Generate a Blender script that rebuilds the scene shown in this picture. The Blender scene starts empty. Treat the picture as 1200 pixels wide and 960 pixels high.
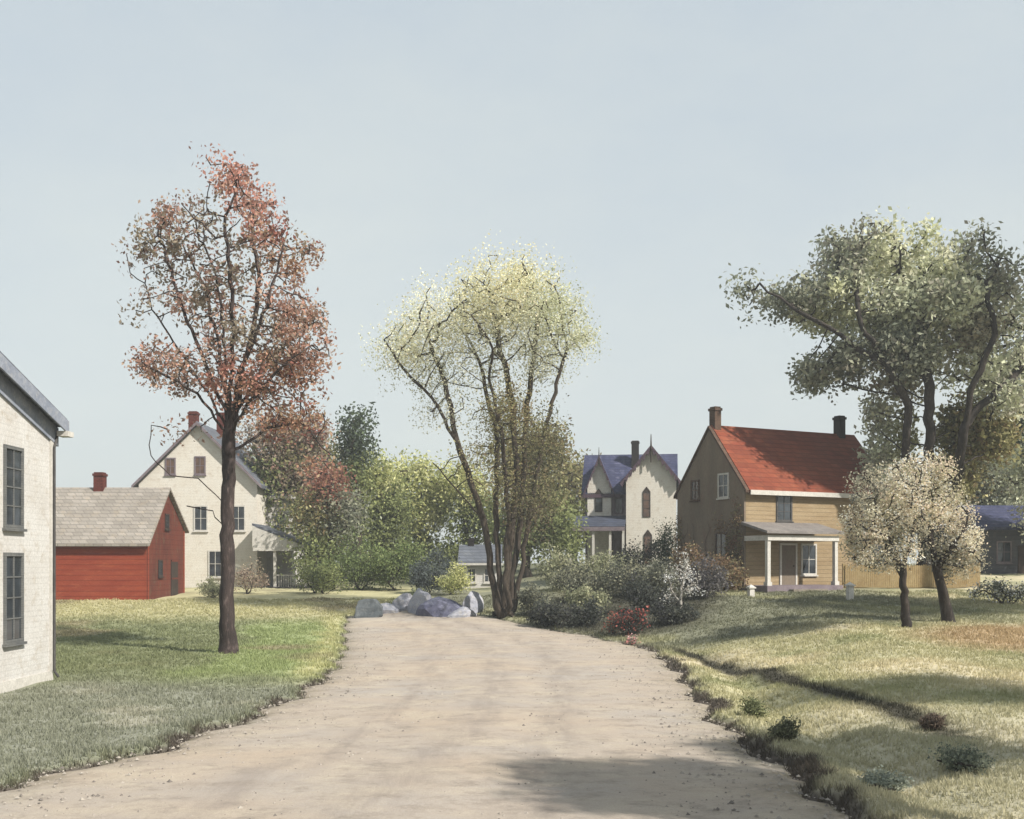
import bpy, math, random
import numpy as np
PI = math.pi
rng = np.random.default_rng(7)
random.seed(7)
SC = bpy.context.scene
COL = SC.collection
EYE = 3.2
F = 1287.0   # focal length in pixels of the 1200 px wide photograph

# ------------------------------------------------------------------ helpers
ALB = 0.80   # surfaces are kept at their real reflectance under the strong sun
def lin(c):
    out = []
    for v in c[:3]:
        v = v / 255.0
        out.append(v / 12.92 if v <= 0.04045 else ((v + 0.055) / 1.055) ** 2.4)
    return (out[0] * ALB, out[1] * ALB, out[2] * ALB, 1.0)

def WX(px, Y): return (px - 600.0) / F * Y
def WZ(py, Y): return EYE + (660.0 - py) / F * Y

def sstep(a, b, x):
    t = np.clip((x - a) / (b - a), 0, 1)
    return t * t * (3 - 2 * t)

RY = [-30, 0, 10, 15.5, 19, 22.3, 27, 31.7, 41, 46, 49, 52, 55, 60, 66, 70, 74]
RL = [-12, -9.6, -8.6, -7.3, -6.0, -5.4, -5.1, -5.2, -6.2, -7.0, -7.4, -7.9, -8.0, -6.6, -6.5, -6.5, -6.5]
RR = [4.6, 4.4, 4.3, 4.2, 4.1, 4.1, 4.4, 4.8, 5.1, 3.4, 1.9, 0.4, -1.6, -5.4, -5.5, -5.5, -5.5]
def wob(Y, k): return 0.14 * np.sin(Y * 1.7 + k) + 0.09 * np.sin(Y * 4.3 + 2 * k) + 0.05 * np.sin(Y * 9.1 + 3 * k)
def road_l(Y): return np.interp(Y, RY, RL) + wob(Y, 1.0)
def road_r(Y): return np.interp(Y, RY, RR) + wob(Y, 4.0)

def height(X, Y):
    X = np.asarray(X, float); Y = np.asarray(Y, float)
    L = np.interp(Y, [-50, 42, 50, 62, 75, 100, 300, 3000], [0, 0, 0.22, 1.04, 1.45, 2.0, 2.8, 3.0])
    R = np.interp(Y, [-50, 12, 20, 30, 38, 59, 86, 120, 300, 3000], [0.15, 0.2, 0.3, 0.62, 0.93, 1.82, 2.85, 2.9, 2.9, 3.0])
    xr = np.where(Y < 74, np.interp(Y, RY, RR), -6.0)
    w = np.clip((X - xr - 0.3) / np.interp(Y, [0, 20, 40, 60], [5.0, 5.0, 7.5, 12.0]), 0, 1)
    w = w * w * (3 - 2 * w)
    return L * (1 - w) + R * w

def rough(X, Y):
    return 0.035 * np.sin(X * 1.3 + Y * 0.7) * np.sin(Y * 0.9 - X * 0.4) + 0.02 * np.sin(X * 3.1 + 1) * np.sin(Y * 2.7)

def gz(X, Y):
    """surface height of the ground sheet"""
    X = np.asarray(X, float); Y = np.asarray(Y, float)
    h = height(X, Y)
    dl = np.interp(Y, RY, RL) + wob(Y, 1.0) - X      # >0 outside on the left
    dr = X - (np.interp(Y, RY, RR) + wob(Y, 4.0))
    d = np.where(Y < 59.8, np.maximum(dl, dr), 5.0)
    outside = sstep(0.0, 0.35, d)
    bank = 0.13 * outside
    # shallow ditch beside the right edge
    dit = -0.20 * np.exp(-((dr - 1.5) / 0.5) ** 2) * sstep(10, 16, Y) * (1 - sstep(34, 44, Y))
    dit += 0.06 * np.exp(-((dr - 0.55) / 0.35) ** 2) * sstep(10, 16, Y) * (1 - sstep(30, 40, Y))
    return h - 0.06 + bank + outside * (rough(X, Y) + dit)

def g1(x, y): return float(gz(x, y))

def tag(o, label=None, cat=None, group=None, kind=None):
    if label: o['label'] = label
    if cat: o['category'] = cat
    if group: o['group'] = group
    if kind: o['kind'] = kind
    return o

def empty(name, loc, rz=0.0, label=None, cat=None, group=None):
    o = bpy.data.objects.new(name, None); COL.objects.link(o)
    o.location = loc; o.rotation_euler = (0, 0, rz); o.empty_display_size = 0.3
    return tag(o, label, cat, group)

# ------------------------------------------------------------------ materials
def new_mat(name):
    m = bpy.data.materials.new(name); m.use_nodes = True
    nt = m.node_tree
    for n in list(nt.nodes): nt.nodes.remove(n)
    out = nt.nodes.new('ShaderNodeOutputMaterial')
    b = nt.nodes.new('ShaderNodeBsdfPrincipled')
    nt.links.new(b.outputs[0], out.inputs[0])
    return m, nt, b, out

def mixc(nt, fac, a, b):
    n = nt.nodes.new('ShaderNodeMix'); n.data_type = 'RGBA'
    for sock, v in ((n.inputs[0], fac), (n.inputs[6], a), (n.inputs[7], b)):
        if hasattr(v, 'links') or hasattr(v, 'is_linked'): nt.links.new(v, sock)
        else: sock.default_value = v
    return n.outputs[2]

def ramp(nt, src, a, b):
    n = nt.nodes.new('ShaderNodeMapRange'); n.inputs[1].default_value = a; n.inputs[2].default_value = b
    nt.links.new(src, n.inputs[0]); return n.outputs[0]

def noise(nt, vec, scale, detail=6, rough_=0.6):
    n = nt.nodes.new('ShaderNodeTexNoise'); n.inputs['Scale'].default_value = scale
    n.inputs['Detail'].default_value = detail; n.inputs['Roughness'].default_value = rough_
    nt.links.new(vec, n.inputs['Vector']); return n.outputs['Fac']

def coords(nt, sc=(1, 1, 1)):
    t = nt.nodes.new('ShaderNodeTexCoord'); m = nt.nodes.new('ShaderNodeMapping')
    m.inputs['Scale'].default_value = sc
    nt.links.new(t.outputs['Object'], m.inputs[0]); return m.outputs[0]

def surf(name, c1, c2, c3=None, scale=1.5, fine=14, rgh=0.85, lap=None, lap_depth=0.5, bump=0.25, stretch=(1, 1, 1), shingle=None, spec=0.25):
    """weathered surface: two or three colours broken by noise, optional horizontal boards or shingle courses"""
    m, nt, b, out = new_mat(name)
    v = coords(nt, stretch)
    f1 = ramp(nt, noise(nt, v, scale, 5), 0.35, 0.68)
    col = mixc(nt, f1, lin(c1), lin(c2))
    if c3:
        f3 = ramp(nt, noise(nt, v, scale * 2.7, 8, 0.7), 0.52, 0.72)
        col = mixc(nt, f3, col, lin(c3))
    ff = noise(nt, v, fine, 6, 0.7)
    hgt = ff
    bs = nt.nodes.new('ShaderNodeBump'); bs.inputs['Strength'].default_value = bump; bs.inputs['Distance'].default_value = 0.03
    nt.links.new(hgt, bs.inputs['Height'])
    nrm = bs.outputs[0]
    fine_f = ramp(nt, ff, 0.3, 0.75)
    dark = nt.nodes.new('ShaderNodeMix'); dark.data_type = 'RGBA'; dark.blend_type = 'MULTIPLY'; dark.inputs[0].default_value = 0.35
    nt.links.new(col, dark.inputs[6])
    cr = nt.nodes.new('ShaderNodeCombineColor')
    for k in range(3): nt.links.new(fine_f, cr.inputs[k])
    nt.links.new(cr.outputs[0], dark.inputs[7]); col = dark.outputs[2]
    if lap:
        sep = nt.nodes.new('ShaderNodeSeparateXYZ'); t = nt.nodes.new('ShaderNodeTexCoord'); nt.links.new(t.outputs['Object'], sep.inputs[0])
        mm = nt.nodes.new('ShaderNodeMath'); mm.operation = 'DIVIDE'; mm.inputs[1].default_value = lap
        nt.links.new(sep.outputs[2], mm.inputs[0])
        fr = nt.nodes.new('ShaderNodeMath'); fr.operation = 'FRACT'; nt.links.new(mm.outputs[0], fr.inputs[0])
        inv = nt.nodes.new('ShaderNodeMath'); inv.operation = 'SUBTRACT'; inv.inputs[0].default_value = 1.0; nt.links.new(fr.outputs[0], inv.inputs[1])
        ln = ramp(nt, fr.outputs[0], 0.0, 0.2)
        lm = nt.nodes.new('ShaderNodeMapRange'); lm.inputs[3].default_value = 1.0 - 0.5 * lap_depth; lm.inputs[4].default_value = 1.0; nt.links.new(ln, lm.inputs[0])
        ls = nt.nodes.new('ShaderNodeVectorMath'); ls.operation = 'SCALE'; nt.links.new(col, ls.inputs[0]); nt.links.new(lm.outputs[0], ls.inputs[3]); col = ls.outputs[0]
        b2 = nt.nodes.new('ShaderNodeBump'); b2.inputs['Strength'].default_value = lap_depth; b2.inputs['Distance'].default_value = 0.04
        nt.links.new(inv.outputs[0], b2.inputs['Height']); nt.links.new(nrm, b2.inputs['Normal']); nrm = b2.outputs[0]
    if shingle:
        # courses of shingles: brick texture laid in (x, slope) from object space
        t = nt.nodes.new('ShaderNodeTexCoord'); sep = nt.nodes.new('ShaderNodeSeparateXYZ'); cb = nt.nodes.new('ShaderNodeCombineXYZ')
        nt.links.new(t.outputs['Object'], sep.inputs[0])
        ad = nt.nodes.new('ShaderNodeMath'); ad.operation = 'ADD'
        nt.links.new(sep.outputs[0], ad.inputs[0]); nt.links.new(sep.outputs[1], ad.inputs[1])
        nt.links.new(ad.outputs[0], cb.inputs[0]); nt.links.new(sep.outputs[2], cb.inputs[1])
        br = nt.nodes.new('ShaderNodeTexBrick'); nt.links.new(cb.outputs[0], br.inputs['Vector'])
        br.inputs['Scale'].default_value = 1.0; br.inputs['Brick Width'].default_value = shingle[0]; br.inputs['Row Height'].default_value = shingle[1]
        br.inputs['Mortar Size'].default_value = 0.022; br.inputs['Color1'].default_value = (1, 1, 1, 1); br.inputs['Color2'].default_value = (0.72, 0.72, 0.72, 1)
        br.inputs['Mortar'].default_value = (0.5, 0.5, 0.5, 1)
        mu = nt.nodes.new('ShaderNodeMix'); mu.data_type = 'RGBA'; mu.blend_type = 'MULTIPLY'; mu.inputs[0].default_value = 0.9
        nt.links.new(col, mu.inputs[6]); nt.links.new(br.outputs['Color'], mu.inputs[7]); col = mu.outputs[2]
    nt.links.new(col, b.inputs['Base Color'])
    b.inputs['Roughness'].default_value = rgh
    b.inputs['Specular IOR Level'].default_value = spec
    nt.links.new(nrm, b.inputs['Normal'])
    return m

def glass_mat(name, c=(40, 44, 48)):
    m, nt, b, out = new_mat(name)
    v = coords(nt); f = ramp(nt, noise(nt, v, 2.0, 3), 0.3, 0.7)
    nt.links.new(mixc(nt, f, lin(c), lin([k * 1.7 for k in c])), b.inputs['Base Color'])
    b.inputs['Roughness'].default_value = 0.06; b.inputs['Specular IOR Level'].default_value = 0.8
    return m

def leaf_mat(name, trans=0.35):
    m, nt, b, out = new_mat(name)
    at = nt.nodes.new('ShaderNodeAttribute'); at.attribute_name = 'Col'
    nt.links.new(at.outputs['Color'], b.inputs['Base Color'])
    b.inputs['Roughness'].default_value = 0.7; b.inputs['Specular IOR Level'].default_value = 0.15
    tr = nt.nodes.new('ShaderNodeBsdfTranslucent'); nt.links.new(at.outputs['Color'], tr.inputs[0])
    mx = nt.nodes.new('ShaderNodeMixShader'); mx.inputs[0].default_value = trans
    nt.links.new(b.outputs[0], mx.inputs[1]); nt.links.new(tr.outputs[0], mx.inputs[2]); nt.links.new(mx.outputs[0], out.inputs[0])
    return m

def bark_mat(name, c1, c2, c3):
    m = surf(name, c1, c2, c3, scale=1.2, fine=9, bump=0.8, stretch=(3.2, 3.2, 0.7))
    return m

M = {}
M['white_clap'] = surf('white_clapboard', (224, 222, 218), (212, 208, 202), (194, 184, 170), scale=0.9, lap=0.14, lap_depth=0.25, bump=0.15)
M['white_plaster'] = surf('cream_plaster', (240, 235, 224), (234, 226, 212), (212, 200, 184), scale=1.0, lap=0.2, lap_depth=0.2, bump=0.25)
M['white_trim'] = surf('white_trim', (228, 224, 216), (210, 206, 198), scale=3, bump=0.1)
M['blue_grey_trim'] = surf('blue_grey_trim', (164, 170, 182), (138, 146, 162), (182, 184, 188), scale=2)
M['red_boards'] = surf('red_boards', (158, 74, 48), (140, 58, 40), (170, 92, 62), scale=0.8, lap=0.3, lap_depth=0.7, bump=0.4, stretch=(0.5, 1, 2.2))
M['red_gable'] = surf('shaded_red_boards', (120, 58, 42), (96, 46, 36), (110, 92, 72), scale=0.9, lap=0.3, lap_depth=0.5, bump=0.4, stretch=(1, 1.2, 0.5))  # darker weathered tint standing in for shade on the barn gable
M['grey_shingle'] = surf('grey_shingle', (186, 178, 168), (168, 160, 150), (190, 176, 156), scale=0.7, shingle=(0.5, 0.22), bump=0.3)
M['blue_shingle'] = surf('blue_slate', (82, 86, 118), (60, 66, 98), (128, 130, 156), scale=0.9, shingle=(0.45, 0.22), bump=0.3)
M['porch_blue'] = surf('porch_slate', (84, 92, 112), (66, 72, 88), (110, 112, 124), scale=1.1, shingle=(0.5, 0.18))
M['far_grey_roof'] = surf('far_grey_roof', (122, 128, 138), (104, 108, 118), (138, 140, 140), scale=0.7, shingle=(0.5, 0.2))
M['red_roof'] = surf('red_roof', (156, 82, 56), (140, 68, 48), (164, 98, 70), scale=0.6, shingle=(0.6, 0.26), bump=0.3, stretch=(0.7, 1, 2.5))
M['ochre_boards'] = surf('ochre_boards', (172, 152, 120), (154, 132, 100), (184, 164, 134), scale=0.9, lap=0.22, lap_depth=0.6, stretch=(0.5, 1, 2))
M['brown_wall'] = surf('shaded_brown_wall', (142, 128, 112), (122, 110, 96), (132, 108, 94), scale=0.7, bump=0.5, stretch=(1.2, 1.2, 0.45))  # shade of the left gable end put into a darker grey brown
M['brick_red'] = surf('chimney_brick', (128, 66, 56), (108, 54, 46), scale=2.5, shingle=(0.24, 0.09))
M['brick_brown'] = surf('brown_chimney_brick', (122, 98, 82), (100, 78, 66), scale=2.5, shingle=(0.24, 0.09))
M['brick_dark'] = surf('sooty_chimney_brick', (62, 56, 54), (46, 42, 42), scale=2.5, shingle=(0.24, 0.09))
M['stone'] = surf('foundation_stone', (156, 146, 134), (130, 122, 112), (170, 160, 140), scale=2.5, bump=0.7)
M['porch_grey'] = surf('weathered_porch_roof', (150, 144, 140), (128, 122, 120), (166, 158, 148), scale=1.5, lap=0.1, lap_depth=0.3)
M['plum_trim'] = surf('plum_trim', (96, 76, 88), (74, 60, 74), (130, 108, 108), scale=2.5)
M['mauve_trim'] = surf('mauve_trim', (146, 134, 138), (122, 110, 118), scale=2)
M['dark_wood'] = surf('dark_wood', (74, 62, 54), (56, 48, 44), scale=2.5)
M['grey_wood'] = surf('grey_wood', (96, 94, 92), (74, 72, 72), scale=2.5)
M['far_wall'] = surf('slate_grey_wall', (96, 98, 104), (78, 80, 86), (112, 108, 108), scale=0.9, lap=0.25)
M['ochre_pickets'] = surf('ochre_pickets', (178, 156, 114), (158, 134, 94), (184, 166, 132), scale=2)
M['glass'] = glass_mat('window_glass')
M['brown_glass'] = glass_mat('brown_window_glass', (66, 48, 36))
M['shutter'] = surf('grey_shutter', (116, 116, 112), (96, 98, 98), scale=3, lap=0.06, lap_depth=0.9)
M['boulder_pale'] = surf('pale_boulder', (190, 190, 198), (160, 164, 178), (204, 200, 192), scale=1.6, bump=0.8)
M['boulder_blue'] = surf('blue_boulder', (122, 124, 146), (98, 100, 124), (148, 150, 160), scale=1.6, bump=0.8)
M['boulder_teal'] = surf('teal_boulder', (112, 118, 122), (88, 96, 102), (140, 144, 146), scale=1.6, bump=0.8)
M['leaf'] = leaf_mat('leaf', 0.4)
M['petal'] = leaf_mat('petal', 0.45)
M['bark_maple'] = bark_mat('maple_bark', (78, 66, 62), (50, 43, 42), (132, 116, 112))
M['bark_dark'] = bark_mat('dark_bark', (66, 58, 52), (42, 38, 36), (104, 96, 90))
M['bark_multi'] = bark_mat('brown_bark', (82, 72, 62), (54, 48, 42), (124, 110, 94))
M['bark_pale'] = bark_mat('pale_bark', (198, 192, 182), (168, 162, 154), (90, 84, 80))

# ------------------------------------------------------------------ mesh builder
class MB:
    def __init__(s): s.v = []; s.f = []
    def add(s, vs, fs):
        n = len(s.v); s.v += [tuple(p) for p in vs]; s.f += [tuple(i + n for i in f) for f in fs]; return s
    def box(s, x0, x1, y0, y1, z0, z1):
        return s.add([(x0, y0, z0), (x1, y0, z0), (x1, y1, z0), (x0, y1, z0), (x0, y0, z1), (x1, y0, z1), (x1, y1, z1), (x0, y1, z1)],
                     [(3, 2, 1, 0), (4, 5, 6, 7), (0, 1, 5, 4), (1, 2, 6, 5), (2, 3, 7, 6), (3, 0, 4, 7)])
    def prism(s, poly, a0, a1, axis):
        """poly: list of 2-D points; axis 'x': poly is (y,z) extruded over x; axis 'y': poly is (x,z) extruded over y; 'z': (x,y)"""
        n = len(poly)
        def P(p, a):
            return (a, p[0], p[1]) if axis == 'x' else ((p[0], a, p[1]) if axis == 'y' else (p[0], p[1], a))
        vs = [P(p, a0) for p in poly] + [P(p, a1) for p in poly]
        fs = [tuple(range(n)), tuple(range(2 * n - 1, n - 1, -1))] + [(i, i + n, (i + 1) % n + n, (i + 1) % n) for i in range(n)]
        return s.add(vs, fs)
    def tube(s, p0, p1, r0, r1=None, n=8):
        r1 = r0 if r1 is None else r1
        p0 = np.array(p0, float); p1 = np.array(p1, float); d = p1 - p0; d /= np.linalg.norm(d)
        a = np.cross(d, (0, 0, 1) if abs(d[2]) < 0.9 else (1, 0, 0)); a /= np.linalg.norm(a); b = np.cross(d, a)
        vs = [p + r * (math.cos(2 * PI * k / n) * a + math.sin(2 * PI * k / n) * b) for p, r in ((p0, r0), (p1, r1)) for k in range(n)]
        fs = [(k, (k + 1) % n, (k + 1) % n + n, k + n) for k in range(n)] + [tuple(range(n - 1, -1, -1)), tuple(range(n, 2 * n))]
        return s.add(vs, fs)
    def map(s, fn): s.v = [fn(p) for p in s.v]; return s
    def build(s, name, mat, parent=None, bevel=0.0, smooth=False, label=None):
        me = bpy.data.meshes.new(name); me.from_pydata(s.v, [], s.f); me.validate()
        import bmesh
        bm = bmesh.new(); bm.from_mesh(me); bmesh.ops.recalc_face_normals(bm, faces=bm.faces)
        if bevel: bmesh.ops.bevel(bm, geom=list(bm.edges), offset=bevel, segments=2, affect='EDGES', profile=0.5)
        bm.to_mesh(me); bm.free()
        if smooth: me.polygons.foreach_set('use_smooth', [True] * len(me.polygons))
        me.materials.append(mat)
        o = bpy.data.objects.new(name, me); COL.objects.link(o)
        if parent is not None: o.parent = parent
        if label: o['label'] = label
        return o

def np_mesh(name, verts, nper, mat, colors=None, parent=None, smooth=False):
    """verts (N*nper,3) as N separate polygons of nper corners"""
    n = len(verts) // nper
    me = bpy.data.meshes.new(name)
    me.vertices.add(len(verts)); me.vertices.foreach_set('co', np.ascontiguousarray(verts, np.float32).ravel())
    me.loops.add(n * nper); me.loops.foreach_set('vertex_index', np.arange(n * nper, dtype=np.int32))
    me.polygons.add(n); me.polygons.foreach_set('loop_start', np.arange(0, n * nper, nper, dtype=np.int32))
    me.polygons.foreach_set('loop_total', np.full(n, nper, np.int32))
    me.update(calc_edges=True)
    if colors is not None:
        ca = me.color_attributes.new('Col', 'FLOAT_COLOR', 'POINT')
        c = np.ones((len(verts), 4), np.float32); c[:, :3] = np.repeat(colors, nper, axis=0)
        ca.data.foreach_set('color', c.ravel())
    me.materials.append(mat)
    o = bpy.data.objects.new(name, me); COL.objects.link(o)
    if parent is not None: o.parent = parent
    return o

def leaf_quads(P, size, up=0.3, ratio=0.55, R=rng):
    """randomly turned, slightly folded rhombic leaves"""
    n = len(P); size = np.broadcast_to(size, (n,))[:, None]
    a = R.normal(size=(n, 3)); a[:, 2] += up * 0; a /= np.linalg.norm(a, axis=1)[:, None]
    b = R.normal(size=(n, 3)); b -= (b * a).sum(1)[:, None] * a; b /= np.linalg.norm(b, axis=1)[:, None]
    c = np.cross(a, b)
    v = np.stack([P - a * size * 0.5, P + b * size * ratio * 0.5 + c * size * 0.08, P + a * size * 0.5, P - b * size * ratio * 0.5 + c * size * 0.08], axis=1)
    return v.reshape(-1, 3)

def linarr(pal, gain=1.62, desat=0.22):
    a = np.array([lin(c)[:3] for c in pal]); l = a @ np.array([0.3, 0.59, 0.11])
    return np.minimum((a * (1 - desat) + l[:, None] * desat) * gain, 0.8)

# ------------------------------------------------------------------ trees
def colonize(att, stems, step, kill, infl, iters=90, R=rng):
    nodes = []; par = []; sid = []
    for st in stems:
        st = [np.array(p, float) for p in st]
        prev = -1
        start = st[0]
        # a stem may start on an existing node
        if nodes:
            d = [np.linalg.norm(start - q) for q in nodes]; k = int(np.argmin(d))
            if d[k] < step * 1.5: prev = k
        for i in range(len(st) - 1):
            L = np.linalg.norm(st[i + 1] - st[i]); n = max(1, int(L / step))
            for j in range(n + (1 if i == len(st) - 2 else 0)):
                p = st[i] + (st[i + 1] - st[i]) * j / n
                if i or j: p = p + R.normal(size=3) * step * 0.10
                if i == 0 and j == 0 and prev >= 0: continue
                nodes.append(p); par.append(prev); prev = len(nodes) - 1
    nodes = list(nodes); att = att.copy()
    for it in range(iters):
        if len(att) == 0: break
        N = np.array(nodes)
        d2 = ((att[:, None, :] - N[None]) ** 2).sum(2)
        near = d2.argmin(1); dn = np.sqrt(d2[np.arange(len(att)), near])
        ok = dn < infl
        if not ok.any(): break
        grow = {}
        dirs = att - N[near]; dirs /= np.linalg.norm(dirs, axis=1)[:, None] + 1e-9
        acc = np.zeros_like(N); cnt = np.zeros(len(N))
        np.add.at(acc, near[ok], dirs[ok]); np.add.at(cnt, near[ok], 1)
        idx = np.nonzero(cnt)[0]; new = []
        for k in idx:
            d = acc[k] / cnt[k] + R.normal(size=3) * 0.10
            L = np.linalg.norm(d)
            if L < 1e-3: continue
            new.append(N[k] + d / L * step); par.append(int(k))
        if not new: break
        nodes += new
        NN = np.array(new)
        d2 = ((att[:, None, :] - NN[None]) ** 2).sum(2).min(1)
        att = att[d2 > kill * kill]
        if len(nodes) > 12000: break
    return np.array(nodes), np.array(par)

def branch_mesh(name, N, par, rbase, rtip, mat, parent, expo=0.52, flare=1.7):
    n = len(N); w = np.zeros(n); kids = [[] for _ in range(n)]
    for i, p in enumerate(par):
        if p >= 0: kids[p].append(i)
    order = list(range(n))   # parents always come before children
    for i in reversed(order):
        if not kids[i]: w[i] = 1
        if par[i] >= 0: w[par[i]] += w[i]
    wm = max(w[i] for i in range(n) if par[i] < 0)
    r = rtip + (rbase - rtip) * (w / wm) ** expo
    z0 = min(N[i][2] for i in range(n) if par[i] < 0)
    r = r * (1 + (flare - 1) * np.exp(-(N[:, 2] - z0) / 0.7) * (r > rbase * 0.3))
    verts = []; faces = []
    def ring(p, d, rad, k):
        d = d / (np.linalg.norm(d) + 1e-9)
        a = np.cross(d, (0.3, 1, 0.1)); a /= np.linalg.norm(a) + 1e-9; b = np.cross(d, a)
        s = len(verts)
        for q in range(k):
            t = 2 * PI * q / k; rr = rad * (1 + (0.07 * math.sin(3 * t + p[2] * 1.1) + 0.05 * math.sin(7 * t + p[2] * 2.3) if k > 6 else 0)); verts.append(p + rr * (math.cos(t) * a + math.sin(t) * b))
        return s
    done = np.zeros(n, bool)
    stack = [(i, -1) for i in range(n) if par[i] < 0]
    while stack:
        i, frm = stack.pop()
        k = 14 if r[i] > 0.12 else (6 if r[i] > 0.04 else 4)
        chain = [i]; c = i
        while kids[c]:
            m = max(kids[c], key=lambda q: r[q])
            for q in kids[c]:
                if q != m: stack.append((q, c))
            chain.append(m); c = m
        pts = [N[q] for q in chain]; rad = [r[q] for q in chain]
        if frm >= 0: pts = [N[frm]] + pts; rad = [min(r[frm] * 0.8, rad[0] * 1.1)] + rad
        if len(pts) < 2: continue
        prev = None
        for q in range(len(pts)):
            d = pts[min(q + 1, len(pts) - 1)] - pts[max(q - 1, 0)]
            s = ring(pts[q], d, rad[q], k)
            if prev is not None:
                faces += [(prev + a, prev + (a + 1) % k, s + (a + 1) % k, s + a) for a in range(k)]
            prev = s
        faces.append(tuple(prev + a for a in range(k)))
    me = bpy.data.meshes.new(name); me.from_pydata([tuple(v) for v in verts], [], faces)
    me.polygons.foreach_set('use_smooth', [True] * len(me.polygons)); me.materials.append(mat)
    o = bpy.data.objects.new(name, me); COL.objects.link(o); o.parent = parent
    return o

def tree(name, label, cat, bx, bY, blobs, stems, pals, bark, rbase, rtip=0.012, step=0.45, leaf=0.16, spread=0.45, lper=26,
         group=None, depth=0.85, halfw=None, seed=1, trans='leaf', density_sigma=0.6, crown_name='crown', kill=None, expo=0.5, jit=0.16, stem_px=True, filln=0, base=None):
    """blobs: (px, py, rx, ry, n, palette) seen in the tree's own plane and given a real depth; stems: polylines (px, py[, depth])"""
    R = np.random.default_rng(seed)
    X0 = WX(bx, bY); z0 = g1(X0, bY) if base is None else base
    t = empty(name, (X0, bY, z0), 0, label, cat, group)
    m = bY / F
    def L(px, py, v=0.0): return np.array([(px - bx) * m, v, WZ(py, bY) - z0])
    us = [abs((b[0] - bx) * m) + b[2] * m for b in blobs]
    W = halfw or max(us)
    att = []; pid = []
    for bb in blobs:
        px, py, rx, ry, n, pl = bb[:6]
        c = L(px, py); D = depth * math.sqrt(max(W * W - c[0] ** 2, 0.1 * W * W))
        r3 = 0.5 * (rx + ry) * m
        nc = max(1, int(round(D / max(r3, 0.3))))
        cen = (np.arange(nc) + 0.5) / nc * 2 - 1
        cen = cen * max(D - r3 * 0.6, 0)
        if len(bb) > 6: cen, nc = np.array([float(bb[6])]), 1
        q = R.normal(size=(n, 3)); q /= np.linalg.norm(q, axis=1)[:, None]; q *= (R.random(n) ** 0.42)[:, None]
        vc = cen[R.integers(0, nc, n)]
        # towards the front and back the clumps drift to the trunk, so the crown is round from every side
        k = 1 - 0.35 * (np.abs(vc) / max(D, 0.1))
        p = np.stack([c[0] * k + q[:, 0] * rx * m, vc + q[:, 1] * r3, c[2] + q[:, 2] * ry * m], 1)
        att.append(p); pid += [pl] * n
    att = np.concatenate(att); pid = np.array(pid)
    st = []
    for s in stems:
        pts = []
        for p in s:
            pts.append(L(p[0], p[1], p[2] if len(p) > 2 else 0.0))
        pts[0][2] = max(pts[0][2], -0.1) if pts[0][2] > 0.6 else -0.1
        st.append(pts)
    N, par = colonize(att, st, step, kill or step * 1.0, 60.0, R=R)
    nn = N[np.concatenate([((att[i:i + 200, None] - N[None]) ** 2).sum(2).argmin(1) for i in range(0, len(att), 200)])]
    att = att * 0.5 + nn * 0.5
    branch_mesh('trunk', N, par, rbase, rtip, M[bark], t, expo=expo)
    # leaves gathered in clumps of very different weight
    wt = np.exp(R.normal(size=len(att)) * density_sigma); wt /= wt.mean()
    cnt = R.poisson(lper * wt)
    rep = np.repeat(np.arange(len(att)), cnt)
    P = att[rep] + np.clip(R.normal(size=(len(rep), 3)), -1.5, 1.5) * spread * (0.6 + 0.8 * R.random((len(att), 1))[rep])
    pal = [linarr(p) for p in pals]
    tone = R.random(len(att))
    cols = np.empty((len(rep), 3))
    for k, pa in enumerate(pal):
        mk = pid[rep] == k
        if not mk.any(): continue
        ix = np.clip((tone[rep][mk] * len(pa) + R.normal(size=mk.sum()) * 0.5).astype(int), 0, len(pa) - 1)
        cols[mk] = pa[ix]
    cols = np.clip(cols * (1 + R.normal(size=(len(rep), 1)) * jit), 0.005, 0.9)
    sz = leaf * (0.6 + 0.8 * R.random(len(rep)))
    V = leaf_quads(P, sz, R=R)
    V[:, 2] = np.maximum(V[:, 2], 0.05)
    np_mesh(crown_name, V, 4, M[trans], cols, t)
    return t

# palettes (surface colours)
RUST = [(132, 98, 84), (150, 110, 92), (160, 116, 94), (138, 118, 100), (170, 124, 104), (166, 136, 112)]
REDS = [(172, 114, 98), (176, 128, 106), (164, 106, 90), (178, 140, 116), (150, 108, 92)]
BROWNG = [(136, 122, 102), (122, 110, 92), (148, 134, 110), (134, 100, 86), (142, 122, 108)]
ORANGE = [(146, 106, 82), (156, 118, 88), (134, 96, 76), (148, 124, 94), (130, 78, 64)]
PALEY = [(208, 198, 148), (216, 204, 158), (200, 192, 146), (220, 208, 170), (194, 184, 138)]
CREAMY = [(212, 206, 168), (206, 194, 160), (196, 196, 152), (214, 208, 184)]
GREYG = [(164, 164, 134), (176, 174, 146), (154, 156, 130), (186, 182, 152)]
OLIVE = [(122, 118, 70), (136, 132, 80), (104, 102, 62), (150, 142, 92), (124, 106, 68)]
OLIVED = [(84, 84, 56), (70, 72, 50), (98, 92, 62), (90, 76, 56)]
SPRING = [(168, 168, 92), (152, 156, 82), (180, 180, 108), (136, 142, 74), (184, 182, 122)]
MIDG = [(118, 126, 66), (104, 112, 58), (132, 140, 78), (94, 104, 58)]
DARKG = [(66, 80, 52), (56, 68, 48), (78, 92, 60), (60, 70, 58)]
SAGE = [(162, 166, 134), (174, 178, 146), (146, 150, 124), (186, 188, 156), (152, 148, 128)]
SAGEL = [(176, 178, 136), (188, 188, 152), (164, 168, 126), (194, 192, 162)]
SAGED = [(126, 130, 108), (110, 114, 96), (138, 140, 114), (120, 116, 100)]
MAUVEG = [(152, 142, 118), (138, 134, 112), (160, 156, 128), (136, 120, 102)]
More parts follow.
